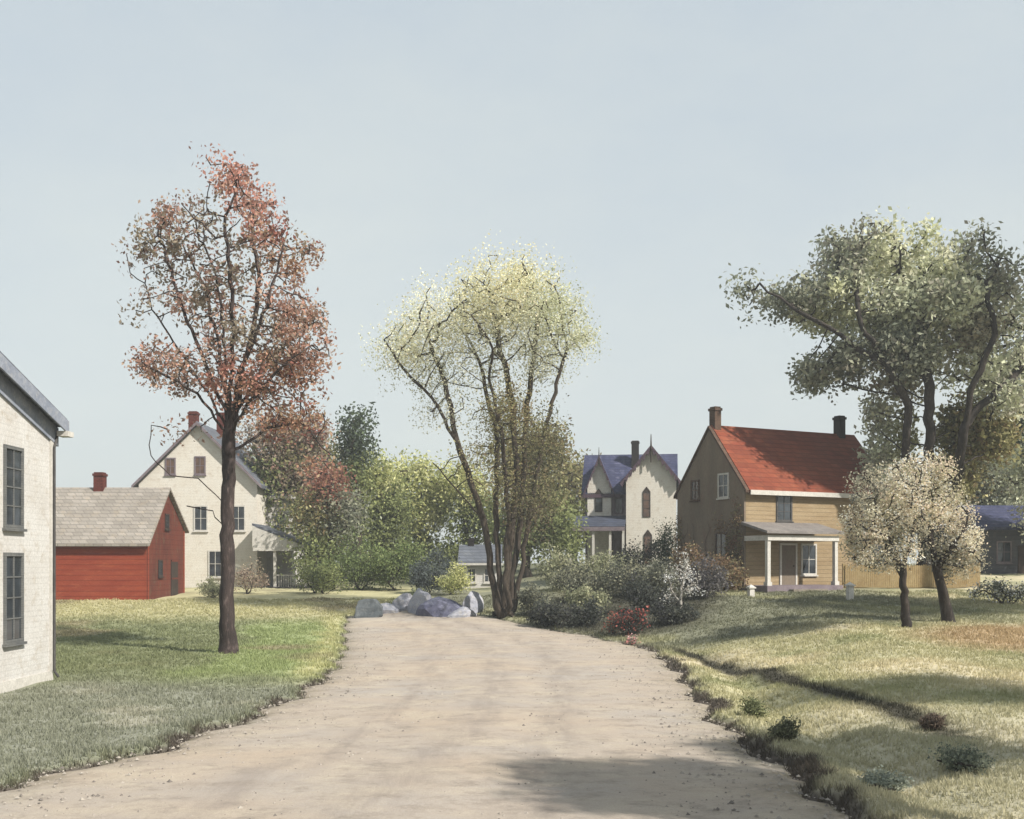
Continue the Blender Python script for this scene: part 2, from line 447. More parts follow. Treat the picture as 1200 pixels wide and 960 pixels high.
BLOOM = [(216, 200, 174), (204, 188, 160), (224, 212, 194), (184, 172, 136), (200, 180, 156), (166, 160, 124)]
BLOOMG = [(140, 136, 116), (120, 122, 106), (158, 152, 128), (176, 166, 138), (106, 110, 104)]
REDFL = [(156, 72, 62), (144, 62, 54), (166, 90, 76), (130, 66, 56)]
RUSSET = [(118, 92, 62), (104, 80, 56), (132, 106, 70), (96, 74, 54), (122, 112, 74)]

# ================================================================== SETTING
def lawn_colour(X, Y):
    """the natural colours of the different swards and of bare earth, with painted verge shade"""
    n = X.shape
    def A(c): return np.array(lin(c)[:3])
    nz = lambda s, k: (np.sin(X * s + k) * np.sin(Y * s * 0.8 + 2 * k) + np.sin(X * s * 2.3 + Y * s * 1.1 + k) * 0.6 + np.sin(Y * s * 3.1 - X * s * 1.7 + 3 * k) * 0.4) / 2.0
    c = np.zeros(n + (3,)) + A((112, 124, 74))
    def put(mask, col):
        nonlocal c
        c = c * (1 - mask[..., None]) + A(col) * mask[..., None]
    xr = road_r(Y); xl = road_l(Y)
    left = sstep(0, 0.5, xl - X)
    right = sstep(0, 0.5, X - xr)
    # left lawn: blue-grey green in front, fresh green by the road further back, olive mix near the barn
    put(left * (1 - sstep(26, 33, Y + 1.5 * nz(0.5, 1))), (122, 130, 108))
    put(left * (1 - sstep(24, 31, Y)) * sstep(0.1, 0.8, nz(0.9, 2)), (140, 144, 122))
    put(left * sstep(27, 33, Y) * (1 - sstep(50, 56, Y)) * (1 - sstep(3.5, 5.0, xl - X + nz(0.8, 1))), (126, 146, 72))
    put(left * sstep(27, 33, Y) * (1 - sstep(0.5, 1.5, xl - X + 0.5 * nz(1.2, 4))), (160, 164, 92))
    put(left * sstep(50, 56, Y + nz(0.6, 3)), (160, 160, 100))
    put(left * sstep(0.35, 0.8, nz(0.35, 5)) * sstep(30, 40, Y), (132, 128, 84))
    # right lawn: dry yellow-green, ochre patch to the far right, cooler green by the houses
    put(right, (160, 160, 108))
    put(right * sstep(-0.1, 0.6, nz(0.45, 2.5)), (180, 174, 128))
    put(right * sstep(0.2, 0.7, nz(0.7, 7)) * 0.8, (134, 142, 82))
    och = np.exp(-(((X - 17.5) / 5.0) ** 2 + ((Y - 34) / 5.0) ** 2))
    put(right * sstep(0.2, 0.65, och), (164, 142, 92))
    put(right * sstep(37, 42, Y + nz(0.6, 1)) * (1 - sstep(16, 22, X)), (112, 118, 88))
    put(right * sstep(0.1, 0.6, nz(0.5, 9)) * sstep(38, 43, Y), (134, 138, 92))
    # bottom right: pale dusty grass
    put(right * (1 - sstep(19, 24, Y + nz(0.9, 1))) * 0.7, (162, 162, 128))
    # bare soil lip along both road edges, darkened for verge shade, wider in the right-hand ditch
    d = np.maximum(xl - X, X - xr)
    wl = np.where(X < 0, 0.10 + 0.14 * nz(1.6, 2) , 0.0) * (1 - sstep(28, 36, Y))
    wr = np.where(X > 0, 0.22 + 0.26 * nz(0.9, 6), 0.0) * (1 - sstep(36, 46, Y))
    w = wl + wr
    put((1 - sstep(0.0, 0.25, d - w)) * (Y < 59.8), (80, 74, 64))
    # second, darker band: shadow streaks painted into the rank grass over the bank
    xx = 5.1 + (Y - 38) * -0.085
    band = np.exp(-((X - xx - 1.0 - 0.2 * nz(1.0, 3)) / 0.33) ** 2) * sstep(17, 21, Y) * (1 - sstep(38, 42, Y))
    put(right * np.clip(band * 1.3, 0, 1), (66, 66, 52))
    # woodland floor far back and under the shrubbery
    put(sstep(72, 80, Y), (92, 98, 62))
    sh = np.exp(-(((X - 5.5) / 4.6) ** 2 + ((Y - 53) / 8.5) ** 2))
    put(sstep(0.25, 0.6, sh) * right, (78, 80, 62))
    l = (c @ np.array([0.3, 0.59, 0.11]))[..., None]
    return (c * 0.64 + l * 0.36) * np.array([1.46, 1.36, 1.38])

def ground():
    xs = np.unique(np.concatenate([np.linspace(-1500, -100, 12), np.linspace(-100, -30, 30), np.arange(-30, -12, 0.5), np.arange(-12, 12, 0.16), np.arange(12, 36, 0.4), np.linspace(36, 100, 26), np.linspace(100, 1500, 12)]))
    ys = np.unique(np.concatenate([np.linspace(-60, 8, 18), np.arange(8, 30, 0.16), np.arange(30, 76, 0.33), np.linspace(76, 140, 36), np.linspace(140, 2500, 24)]))
    XX, YY = np.meshgrid(xs, ys)
    ZZ = gz(XX, YY)
    nx, ny = len(xs), len(ys)
    V = np.stack([XX, YY, ZZ], -1).reshape(-1, 3)
    i = np.arange(nx * ny).reshape(ny, nx)
    Fq = np.stack([i[:-1, :-1], i[:-1, 1:], i[1:, 1:], i[1:, :-1]], -1).reshape(-1, 4)
    me = bpy.data.meshes.new('ground')
    me.vertices.add(len(V)); me.vertices.foreach_set('co', V.astype(np.float32).ravel())
    me.loops.add(Fq.size); me.loops.foreach_set('vertex_index', Fq.astype(np.int32).ravel())
    me.polygons.add(len(Fq)); me.polygons.foreach_set('loop_start', np.arange(0, Fq.size, 4, dtype=np.int32)); me.polygons.foreach_set('loop_total', np.full(len(Fq), 4, np.int32))
    me.update(calc_edges=True); me.polygons.foreach_set('use_smooth', [True] * len(Fq))
    ca = me.color_attributes.new('Col', 'FLOAT_COLOR', 'POINT')
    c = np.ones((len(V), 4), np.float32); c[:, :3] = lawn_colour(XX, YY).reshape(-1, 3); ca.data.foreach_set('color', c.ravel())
    m, nt, b, out = new_mat('sward')
    at = nt.nodes.new('ShaderNodeAttribute'); at.attribute_name = 'Col'
    v = coords(nt, (0.6, 1.0, 1.0))
    f1 = ramp(nt, noise(nt, v, 0.8, 9, 0.72), 0.3, 0.7); f2 = ramp(nt, noise(nt, v, 7, 6, 0.75), 0.3, 0.72)
    def mul(col, fac, lo, hi):
        mm = nt.nodes.new('ShaderNodeMapRange'); mm.inputs[3].default_value = lo; mm.inputs[4].default_value = hi; nt.links.new(fac, mm.inputs[0])
        vm = nt.nodes.new('ShaderNodeVectorMath'); vm.operation = 'SCALE'; nt.links.new(col, vm.inputs[0]); nt.links.new(mm.outputs[0], vm.inputs[3]); return vm.outputs[0]
    col = mul(mul(at.outputs['Color'], f1, 0.78, 1.2), f2, 0.8, 1.15)
    nt.links.new(col, b.inputs['Base Color']); b.inputs['Roughness'].default_value = 0.95; b.inputs['Specular IOR Level'].default_value = 0.1
    bp = nt.nodes.new('ShaderNodeBump'); bp.inputs['Strength'].default_value = 0.7; bp.inputs['Distance'].default_value = 0.06
    nt.links.new(noise(nt, v, 5, 8, 0.75), bp.inputs['Height']); nt.links.new(bp.outputs[0], b.inputs['Normal'])
    me.materials.append(m)
    o = bpy.data.objects.new('ground', me); COL.objects.link(o); o['kind'] = 'structure'
    return o

def road():
    ys = np.concatenate([np.arange(-30, 10, 1.0), np.arange(10, 59.8, 0.2)])
    ts = np.linspace(0, 1, 41)
    V = []
    for y in ys:
        a, b_ = float(road_l(y)) - 0.05, float(road_r(y)) + 0.05
        x = a + (b_ - a) * ts
        z = height(x, np.full_like(x, y)) + 0.012 + 0.05 * np.sin(ts * PI) - 0.022 * (np.exp(-((ts - 0.36) / 0.05) ** 2) + np.exp(-((ts - 0.62) / 0.05) ** 2))
        z = z + 0.008 * np.sin(x * 2.3 + y * 0.8) * np.sin(y * 1.9)
        edge = np.minimum(ts, 1 - ts); z = z - 0.05 * np.exp(-edge / 0.012)
        V.append(np.stack([x, np.full_like(x, y), z], 1))
    V = np.array(V); ny, nx = V.shape[:2]; V = V.reshape(-1, 3)
    i = np.arange(nx * ny).reshape(ny, nx)
    Fq = np.stack([i[:-1, :-1], i[:-1, 1:], i[1:, 1:], i[1:, :-1]], -1).reshape(-1, 4)
    me = bpy.data.meshes.new('road'); me.from_pydata(V.tolist(), [], Fq.tolist()); me.polygons.foreach_set('use_smooth', [True] * len(Fq))
    T_ = np.tile(ts, ny); Yv = V[:, 1]
    jt = 0.010 * np.sin(Yv * 0.2)
    tr = sum(np.exp(-((T_ + jt - c_) / 0.045) ** 2) for c_ in (0.30, 0.48, 0.66))
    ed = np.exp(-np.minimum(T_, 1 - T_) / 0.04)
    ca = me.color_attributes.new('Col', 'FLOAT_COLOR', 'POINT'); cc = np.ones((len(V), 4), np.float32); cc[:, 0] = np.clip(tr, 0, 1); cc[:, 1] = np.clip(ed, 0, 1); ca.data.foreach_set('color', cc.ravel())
    m, nt, b, out = new_mat('pinkish_dirt')
    v = coords(nt, (0.7, 0.9, 1)); v2 = coords(nt, (1, 1, 1))
    f1 = ramp(nt, noise(nt, v, 0.28, 6, 0.6), 0.36, 0.66)
    c = mixc(nt, f1, lin((186, 170, 152)), lin((174, 168, 162)))
    f2 = ramp(nt, noise(nt, v, 0.9, 8, 0.72), 0.48, 0.72)
    c = mixc(nt, f2, c, lin((200, 188, 168)))
    f3 = ramp(nt, noise(nt, v, 1.6, 12, 0.85), 0.5, 0.62)
    c = mixc(nt, f3, c, lin((146, 136, 126)))
    f4 = ramp(nt, noise(nt, v2, 38, 4, 0.7), 0.4, 0.75)
    mu = nt.nodes.new('ShaderNodeMix'); mu.data_type = 'RGBA'; mu.blend_type = 'MULTIPLY'; mu.inputs[0].default_value = 0.0
    c = mixc(nt, f4, c, lin((166, 154, 140)))
    at = nt.nodes.new('ShaderNodeAttribute'); at.attribute_name = 'Col'; sp = nt.nodes.new('ShaderNodeSeparateColor'); nt.links.new(at.outputs['Color'], sp.inputs[0])
    tn = ramp(nt, noise(nt, coords(nt, (1.0, 0.18, 1)), 2.2, 7, 0.7), 0.38, 0.62)
    def prod(a, b_, k):
        q = nt.nodes.new('ShaderNodeMath'); q.operation = 'MULTIPLY'; nt.links.new(a, q.inputs[0]); nt.links.new(b_, q.inputs[1])
        q2 = nt.nodes.new('ShaderNodeMath'); q2.operation = 'MULTIPLY'; nt.links.new(q.outputs[0], q2.inputs[0]); q2.inputs[1].default_value = k; return q2.outputs[0]
    c = mixc(nt, prod(sp.outputs[0], tn, 0.6), c, lin((142, 132, 124)))
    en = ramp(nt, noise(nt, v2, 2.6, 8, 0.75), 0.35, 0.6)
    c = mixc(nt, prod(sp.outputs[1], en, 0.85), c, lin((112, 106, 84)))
    nt.links.new(c, b.inputs['Base Color']); b.inputs['Roughness'].default_value = 0.95; b.inputs['Specular IOR Level'].default_value = 0.12
    bp = nt.nodes.new('ShaderNodeBump'); bp.inputs['Strength'].default_value = 0.55; bp.inputs['Distance'].default_value = 0.04
    nt.links.new(noise(nt, v2, 9, 10, 0.8), bp.inputs['Height']); nt.links.new(bp.outputs[0], b.inputs['Normal'])
    me.materials.append(m)
    o = bpy.data.objects.new('road', me); COL.objects.link(o); o['kind'] = 'structure'

ground(); road()

# loose stones on the road: nobody could count them
def gravel():
    R = np.random.default_rng(31); n = 6500
    Y = 12 + 38 * R.random(n) ** 1.6; a = road_l(Y); b = road_r(Y); t = R.beta(0.55, 0.55, n); X = a + (b - a) * t
    keep = np.ones(n, bool); s = 0.012 + 0.03 * R.random(n) ** 3
    base = np.array([(1, 0, 0), (0, 1, 0), (-1, 0, 0), (0, -1, 0), (0, 0, 0.8)])
    tri = [(0, 1, 4), (1, 2, 4), (2, 3, 4), (3, 0, 4)]
    z = height(X, Y) + 0.035
    P = np.stack([X, Y, z], 1); V = []
    ang = R.random(n) * 6.28; ca, sa = np.cos(ang), np.sin(ang)
    pts = base[None] * (s[:, None, None] * (0.7 + 0.6 * R.random((n, 5, 1))))
    rot = np.stack([pts[..., 0] * ca[:, None] - pts[..., 1] * sa[:, None], pts[..., 0] * sa[:, None] + pts[..., 1] * ca[:, None], pts[..., 2]], -1) + P[:, None]
    V = rot[:, np.array(tri).ravel()].reshape(-1, 3)
    pal = linarr([(150, 140, 128), (172, 162, 148), (120, 112, 104), (164, 154, 142)], 1.0)
    c = np.repeat(pal[R.integers(0, 4, n)], 4, axis=0)
    o = np_mesh('gravel', V, 3, M['leaf_plain'], c); tag(o, 'loose pale stones scattered over the dirt road', 'gravel', kind='stuff')

m, nt, b, out = new_mat('painted_by_point'); at = nt.nodes.new('ShaderNodeAttribute'); at.attribute_name = 'Col'
nt.links.new(at.outputs['Color'], b.inputs['Base Color']); b.inputs['Roughness'].default_value = 0.9; b.inputs['Specular IOR Level'].default_value = 0.1
M['leaf_plain'] = m
gravel()

# grass blades over the lawns
def grass():
    R = np.random.default_rng(5); n = 210000
    Y = 11 + 52 * R.random(n) ** 1.5
    X = (R.random(n) * 2 - 1) * (Y * 0.56 + 5.0)
    d = np.maximum(road_l(Y) - X, X - road_r(Y))
    inhouse = (X < -12.0) & (Y > 18)
    k = (d > 0.02) & ~((X < -12.05) & (Y > 19.5) & (Y < 29.6)) & ~((X > 12) & (Y > 56))
    X, Y, d = X[k], Y[k], d[k]
    nb = 3
    X = np.repeat(X, nb) + R.normal(size=len(X) * nb) * 0.035; Y = np.repeat(Y, nb) + R.normal(size=len(Y) * nb) * 0.035; d = np.repeat(d, nb)
    Z = gz(X, Y)
    clump = 0.5 + 0.5 * np.sin(X * 2.1 + 1.3 * np.sin(Y * 1.4)) * np.sin(Y * 1.7 + X)
    h = (0.035 + 0.05 * R.random(len(X))) * (0.7 + 0.8 * clump) * (1 + 0.35 * np.exp(-((d - 0.25) / 0.3) ** 2)) * (1 + (Y - 12) * 0.006)
    w = 0.006 + 0.00045 * Y
    a = R.random(len(X)) * 6.28; dx, dy = np.cos(a) * w, np.sin(a) * w
    lx, ly = R.normal(size=len(X)) * 0.4 * h, R.normal(size=len(X)) * 0.4 * h
    V = np.stack([np.stack([X - dx, Y - dy, Z - 0.01], 1), np.stack([X + dx, Y + dy, Z - 0.01], 1), np.stack([X + lx, Y + ly, Z + h], 1)], 1).reshape(-1, 3)
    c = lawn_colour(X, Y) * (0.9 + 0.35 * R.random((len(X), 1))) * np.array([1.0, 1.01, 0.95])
    o = np_mesh('grass', V, 3, M['leaf'], c); tag(o, 'short mixed green and dry yellow grass of the lawns', 'grass', kind='stuff')
grass()

# ================================================================== HOUSES
def facing(px, py, pz, ang):
    """canonical (x right, -y out, z up) -> house local, turned by ang about z and moved"""
    ca, sa = math.cos(ang), math.sin(ang)
    return lambda p: (px + p[0] * ca - p[1] * sa, py + p[0] * sa + p[1] * ca, pz + p[2])

def window(parent, px, py, pz, ang, w, h, frame='white_trim', glass='glass', shutters=None, cols=2, rows=2, fw=0.09, arch=False, sill=True, proud=0.05):
    """(px,py,pz): middle of the bottom edge on the wall's face"""
    fn = facing(px, py, pz, ang)
    mb = MB()
    mb.box(-w / 2 - fw, -w / 2, -proud, 0.02, -fw, h + fw); mb.box(w / 2, w / 2 + fw, -proud, 0.02, -fw, h + fw)
    mb.box(-w / 2, w / 2, -proud, 0.02, h, h + fw); mb.box(-w / 2, w / 2, -proud, 0.02, -fw, 0)
    if arch:
        mb.prism([(-w / 2 - fw, h + fw), (w / 2 + fw, h + fw), (0, h + fw + w * 0.8)], -proud, 0.02, 'y')
    for k in range(1, cols): x = -w / 2 + w * k / cols; mb.box(x - 0.016, x + 0.016, -proud * 0.7, -0.012, 0, h)
    for k in range(1, rows): z = h * k / rows; mb.box(-w / 2, w / 2, -proud * 0.62, -0.013, z - 0.016, z + 0.016)
    o = mb.map(fn).build('window', M[frame], parent)
    MB().box(-w / 2 + 0.001, w / 2 - 0.001, -0.01, 0.01, 0.001, h - 0.001).map(fn).build('pane', M[glass], o)
    if sill: MB().box(-w / 2 - fw - 0.05, w / 2 + fw + 0.05, -proud - 0.06, 0.0, -fw - 0.07, -fw - 0.002).map(fn).build('sill', M[frame], o)
    if shutters:
        for s in (-1, 1):
            x0 = s * (w / 2 + fw + 0.01); x1 = s * (w / 2 + fw + 0.01 + w * 0.45)
            q = MB(); q.box(min(x0, x1), max(x0, x1), -0.06, -0.002, -0.02, h + 0.02)
            n = int(h / 0.12)
            for k in range(n): q.box(min(x0, x1) + 0.04, max(x0, x1) - 0.04, -0.075, -0.058, 0.04 + k * h / n, 0.04 + k * h / n + h / n * 0.55)
            q.map(fn).build('shutter', M[shutters], o)
    return o

def gable_body(W, D, he, hp, x0=0, y0=0, hb=None):
    """ridge along local x; section over y"""
    hb = he if hb is None else hb
    return MB().prism([(y0, 0), (y0 + D, 0), (y0 + D, hb), (y0 + D / 2, hp), (y0, he)], x0, x0 + W, 'x')

def chevron(a0, am, a1, z0, zm, z1, th, over):
    """roof section: eaves at a0 and a1, ridge at am, carried past the walls by over"""
    s0 = (zm - z0) / (am - a0); s1 = (zm - z1) / (a1 - am)
    e0, f0 = a0 - over, z0 - over * s0; e1, f1 = a1 + over, z1 - over * s1
    g = 0.012
    return [(e0, f0 + g), (am, zm + g), (e1, f1 + g), (e1, f1 + g + th), (am, zm + g + th * 1.15), (e0, f0 + g + th)]

def chimney(parent, x, y, z0, z1, w, d, mat, name='chimney'):
    q = MB(); q.box(x - w / 2, x + w / 2, y - d / 2, y + d / 2, z0, z1 - 0.22)
    q.box(x - w / 2 - 0.05, x + w / 2 + 0.05, y - d / 2 - 0.05, y + d / 2 + 0.05, z1 - 0.22, z1 - 0.08)
    q.box(x - w / 2 + 0.02, x + w / 2 - 0.02, y - d / 2 + 0.02, y + d / 2 - 0.02, z1 - 0.08, z1)
    return q.build(name, M[mat], parent)

# --- A: white two-storey house cut by the left edge of the picture; its gable faces the road
h = empty('white_house', (-12.35, 19.65, 0), 0, 'white clapboard two-storey house cut off by the left border, gable end turned to the road', 'house')
b0 = -0.25
MB().prism([(0, b0), (9.8, b0), (9.8, 6.95), (4.9, 8.3), (0, 6.95)], -9.5, 0, 'x').build('wall', M['white_clap'], h)
MB().box(-9.55, 0.035, -0.04, 9.84, b0, 0.32).build('foundation', M['white_trim'], h)
rf = MB().prism(chevron(0, 4.9, 9.8, 6.95, 8.3, 6.95, 0.22, 0.3), -9.9, 0.30, 'x').build('roof', M['far_grey_roof'], h)
def rake(x0, x1, dz0, dz1, nm, mt, par):
    pl = [(-0.32, 6.95 - 0.32 * 0.2755 + dz0), (4.9, 8.3 + dz0), (10.12, 6.95 - 0.32 * 0.2755 + dz0), (10.12, 6.95 - 0.32 * 0.2755 + dz1), (4.9, 8.3 + dz1), (-0.32, 6.95 - 0.32 * 0.2755 + dz1)]
    return MB().prism(pl, x0, x1, 'x').build(nm, M[mt], par)
rake(0.303, 0.35, -0.16, 0.17, 'bargeboard', 'blue_grey_trim', rf)
rake(0.004, 0.06, -0.5, -0.01, 'frieze', 'blue_grey_trim', h)
MB().box(0.10, 0.40, 9.9, 10.30, 6.62, 6.76).build('eave_return', M['white_trim'], rf)
q = MB(); q.prism([(0.001, 9.66), (0.045, 9.66), (0.045, 9.845), (-0.15, 9.845), (-0.15, 9.801), (0.001, 9.801)], 0.32, 6.8, 'z'); q.build('corner_board', M['white_trim'], h)
q = MB(); q.tube((0.085, 9.79, 0.3), (0.085, 9.79, 6.3), 0.035); q.tube((0.085, 9.79, 6.3), (0.085, 10.0, 6.7), 0.035); q.tube((0.085, 9.79, 0.3), (0.2, 9.79, 0.15), 0.035); q.build('corner_shade_pipe', M['grey_wood'], h)  # added pipe, stands in for the dark shaded corner of the house
for yw in (7.52, 2.5):
    window(h, 0, yw, 4.15, PI / 2, 0.86, 1.85, shutters=None, cols=2, rows=4, fw=0.09, frame='shutter')
    window(h, 0, yw, 1.32, PI / 2, 0.86, 2.05, shutters=None, cols=2, rows=4, fw=0.09, frame='shutter')
window(h, -3, 9.8, 4.2, PI, 0.9, 1.8); window(h, -3, 9.8, 1.3, PI, 0.9, 1.9)

# --- B: red barn
bz = 1.0
h = empty('red_barn', (-20.6, 62, bz), 0, 'long red board barn with grey shingle roof and one brick chimney', 'barn')
MB().prism([(0, 0), (6.9, 0), (6.9, 4.3), (3.45, 6.55), (0, 3.45)], -9.2, -0.03, 'x').build('wall', M['red_boards'], h)
MB().prism([(0.004, 0), (6.896, 0), (6.896, 4.29), (3.45, 6.54), (0.004, 3.44)], -0.028, 0.03, 'x').build('gable_wall', M['red_gable'], h, label='brownish red gable end with shade painted in')
rf = MB().prism(chevron(0, 3.45, 6.9, 3.45, 6.55, 4.3, 0.13, 0.35), -9.5, 0.25, 'x').build('roof', M['grey_shingle'], h)
chimney(h, -3.95, 3.45, 6.2, 7.6, 0.58, 0.58, 'brick_red')
MB().box(-9.25, 0.08, -0.06, 6.95, -0.7, 0.12).build('foundation', M['stone'], h)
q = MB(); q.box(0.032, 0.08, 4.2, 5.5, 0.13, 2.4); dr_ = q.build('door', M['dark_wood'], h)
for z in (0.13, 1.2, 2.28): MB().box(0.081, 0.1, 4.2, 5.5, z, z + 0.12).build('door_batten', M['red_gable'], dr_)
window(h, 0.03, 2.2, 1.5, PI / 2, 0.6, 0.8, frame='dark_wood'); window(h, 0.03, 3.45, 4.3, PI / 2, 0.55, 0.75, frame='dark_wood')
MB().box(0.031, 0.07, 0.0, 0.14, 0.12, 3.4).build('corner_board', M['red_boards'], h); MB().box(0.031, 0.07, 6.76, 6.9, 0.12, 4.2).build('corner_board', M['red_boards'], h)
MB().box(-9.2, 0.0, -0.30, -0.24, 3.09, 3.26).build('fascia', M['red_gable'], rf)

# --- C: tall white house behind the barn, porch to its right
wz = 1.4
X0 = WX(232, 76)
h = empty('white_farmhouse', (X0, 76, wz), 0, 'tall cream white gabled house behind the red barn, small grey roofed porch on its side', 'house')
MB().prism([(-4.1, -0.4), (4.1, -0.4), (4.1, 7.3), (0, 11.35), (-4.1, 7.3)], 0, 9, 'y').build('wall', M['white_plaster'], h)
rf = MB().prism(chevron(-4.1, 0, 4.1, 7.3, 11.35, 7.3, 0.2, 0.35), -0.35, 9.4, 'y').build('roof', M['far_grey_roof'], h)
pl = chevron(-4.1, 0, 4.1, 7.3, 11.35, 7.3, 0.2, 0.35)
MB().prism([(p[0] * 1.005, p[1] - 0.02) for p in pl], -0.42, -0.353, 'y').build('bargeboard', M['mauve_trim'], rf)
chimney(h, -0.75, 1.6, 10.4, 12.5, 0.6, 0.6, 'brick_red'); chimney(h, 0.55, 4.5, 10.4, 12.8, 0.75, 0.75, 'brick_red')
window(h, -1.9, 0, 7.3 + 0.7, 0, 0.55, 1.0, glass='brown_glass', frame='mauve_trim'); window(h, 0.15, 0, 7.3 + 0.7, 0, 0.6, 1.1, glass='brown_glass', frame='mauve_trim')
for xx in (-2.6, 0.2, 2.8): window(h, xx, 0, 4.1, 0, 0.8, 1.6)
window(h, 1.2, 0, 0.9, 0, 0.8, 1.7)
# side wing in the shade
w_ = MB().prism([(3.0, -0.4), (9.4, -0.4), (9.4, 6.7), (6.2, 8.6), (3.0, 6.7)], 4.103, 5.9, 'x').build('side_wing', M['white_clap'], h)
rw = MB().prism(chevron(3.0, 6.2, 9.4, 6.7, 8.6, 6.7, 0.16, 0.3), 4.11, 6.2, 'x').build('roof', M['far_grey_roof'], w_)
MB().box(4.12, 6.25, 2.6, 2.69, 6.42, 6.6).build('cornice', M['white_trim'], w_)
window(h, 5.0, 3.0, 3.9, 0, 0.7, 1.4); 
pr = empty('porch', (0, 0, 0)); pr.parent = h
# lean-to porch roof, posts and deck
q = MB(); q.prism([(4.11, 4.35), (8.0, 2.85), (8.0, 2.97), (4.11, 4.5)], -1.6, 2.98, 'y'); q.build('porch_roof', M['far_grey_roof'], pr)
q = MB(); q.box(4.2, 8.0, -1.68, -1.603, 2.62, 2.84); q.box(7.9, 8.04, -1.6, 2.98, 2.6, 2.83); q.prism([(4.15, 2.85), (7.98, 2.85), (4.15, 4.3)], -1.66, -1.604, 'y'); q.build('porch_fascia', M['white_trim'], pr)
for (xx, yy) in ((5.65, -1.5), (7.75, -1.5), (7.75, 0.7), (7.75, 2.8)):
    MB().box(xx - 0.09, xx + 0.09, yy - 0.09, yy + 0.09, 0.2, 2.7).build('porch_post', M['white_trim'], pr)
MB().box(4.11, 8.0, -1.65, 2.98, -0.4, 0.2).build('porch_deck', M['grey_wood'], pr)
q = MB()
for xx in np.arange(5.9, 7.6, 0.16): q.box(xx, xx + 0.04, -1.52, -1.48, 0.2, 0.95)
q.box(5.75, 7.65, -1.53, -1.47, 0.95, 1.02); q.build('porch_railing', M['white_trim'], pr)

# --- D: gothic house with steep blue slate roofs
Yd = 88; gxx = WX(763, 86)
gzD = 2.75
h = empty('gothic_house', (gxx, 86, gzD), math.radians(-8), 'cream gothic house with steep blue slate gables, plum bargeboards and narrow pointed windows', 'house')
# front wing (ridge along y)
MB().prism([(-1.95, -0.4), (1.95, -0.4), (1.95, 7.1), (0, 9.5), (-1.95, 7.1)], 0, 6.5, 'y').build('wall', M['white_plaster'], h)
ch = chevron(-1.95, 0, 1.95, 7.1, 9.5, 7.1, 0.16, 0.42)
rf = MB().prism(ch, -0.4, 6.4, 'y').build('roof', M['blue_shingle'], h)
def scallop(mb, x0, z0, x1, z1, y0, y1, n=7, drop=0.42):
    """a row of teeth hanging under a rake"""
    for k in range(n):
        a, b_ = k / n, (k + 1) / n
        pa = (x0 + (x1 - x0) * a, z0 + (z1 - z0) * a); pb = (x0 + (x1 - x0) * b_, z0 + (z1 - z0) * b_)
        pm = ((pa[0] + pb[0]) / 2, (pa[1] + pb[1]) / 2 - drop)
        mb.prism([pa, pb, pm], y0, y1, 'y')
q = MB(); q.prism([(p[0] * 1.01, p[1] - 0.03) for p in ch], -0.47, -0.403, 'y')
scallop(q, -2.37, 6.6, -0.05, 9.42, -0.465, -0.408); scallop(q, 0.05, 9.42, 2.37, 6.6, -0.465, -0.408)
q.build('bargeboard', M['plum_trim'], rf)
q = MB(); q.tube((0, -0.44, 9.3), (0, -0.44, 10.5), 0.09, 0.03, 6); q.tube((0, -0.44, 8.3), (0, -0.44, 9.3), 0.06, 0.06, 6); q.build('finial', M['dark_wood'], rf)
window(h, -0.35, 0, 4.1, 0, 0.5, 1.9, glass='brown_glass', frame='dark_wood', arch=True, cols=1, rows=3, fw=0.05, sill=False)
window(h, -0.25, 0, 0.4, 0, 0.55, 2.2, glass='brown_glass', frame='dark_wood', arch=True, cols=1, rows=3, fw=0.05, sill=False)
# main body to the left (ridge along x)
mb_ = MB().prism([(2.0, -0.4), (8.5, -0.4), (8.5, 6.3), (5.25, 9.3), (2.0, 6.3)], -5.3, 1.9, 'x').build('main_block', M['mauve_trim'], h, label='wall with shade painted in as mauve grey')  # bluish shade is put into the wall colour
rm = MB().prism(chevron(2.0, 5.25, 8.5, 6.3, 9.3, 6.3, 0.16, 0.4), -5.6, 2.1, 'x').build('roof', M['blue_shingle'], mb_)
q = MB(); q.box(-5.5, -2.45, 1.53, 1.59, 5.7, 5.98); q.build('fascia', M['plum_trim'], mb_)
chimney(h, -1.35, 4.2, 8.2, 10.5, 0.6, 0.6, 'brick_dark')
# small cross gable at the left end
dg = MB().prism([(-5.1, 0), (-3.2, 0), (-3.2, 6.6), (-4.15, 8.9), (-5.1, 6.6)], 1.6, 5.0, 'y').build('cross_gable', M['white_plaster'], h)
ch = chevron(-5.1, -4.15, -3.2, 6.6, 8.9, 6.6, 0.14, 0.35)
r2 = MB().prism(ch, 1.2, 5.0, 'y').build('roof', M['blue_shingle'], h)
q = MB(); q.prism([(p[0], p[1] - 0.03) for p in ch], 1.13, 1.198, 'y'); scallop(q, -5.4, 5.9, -4.17, 8.8, 1.135, 1.19, 5, 0.3); scallop(q, -4.13, 8.8, -2.9, 5.9, 1.135, 1.19, 5, 0.3); q.build('bargeboard', M['plum_trim'], r2)
MB().tube((-4.15, 1.16, 8.8), (-4.15, 1.16, 9.7), 0.06, 0.02, 6).build('finial', M['dark_wood'], r2)
window(h, -4.2, 1.6, 4.6, 0, 0.5, 1.4, frame='dark_wood', arch=True, cols=1, rows=2, fw=0.05, sill=False)
window(h, -2.6, 2.0, 4.5, 0, 0.5, 1.1, frame='plum_trim', sill=False)
pr = empty('porch', (0, 0, 0)); pr.parent = h
MB().prism([(-2.1, 3.15), (1.58, 4.1), (1.58, 4.25), (-2.1, 3.3)], -7.3, -1.97, 'x').build('porch_roof', M['porch_blue'], pr)
q = MB(); q.box(-7.3, -1.97, -2.16, -2.103, 2.93, 3.24); q.build('porch_fascia', M['mauve_trim'], pr)
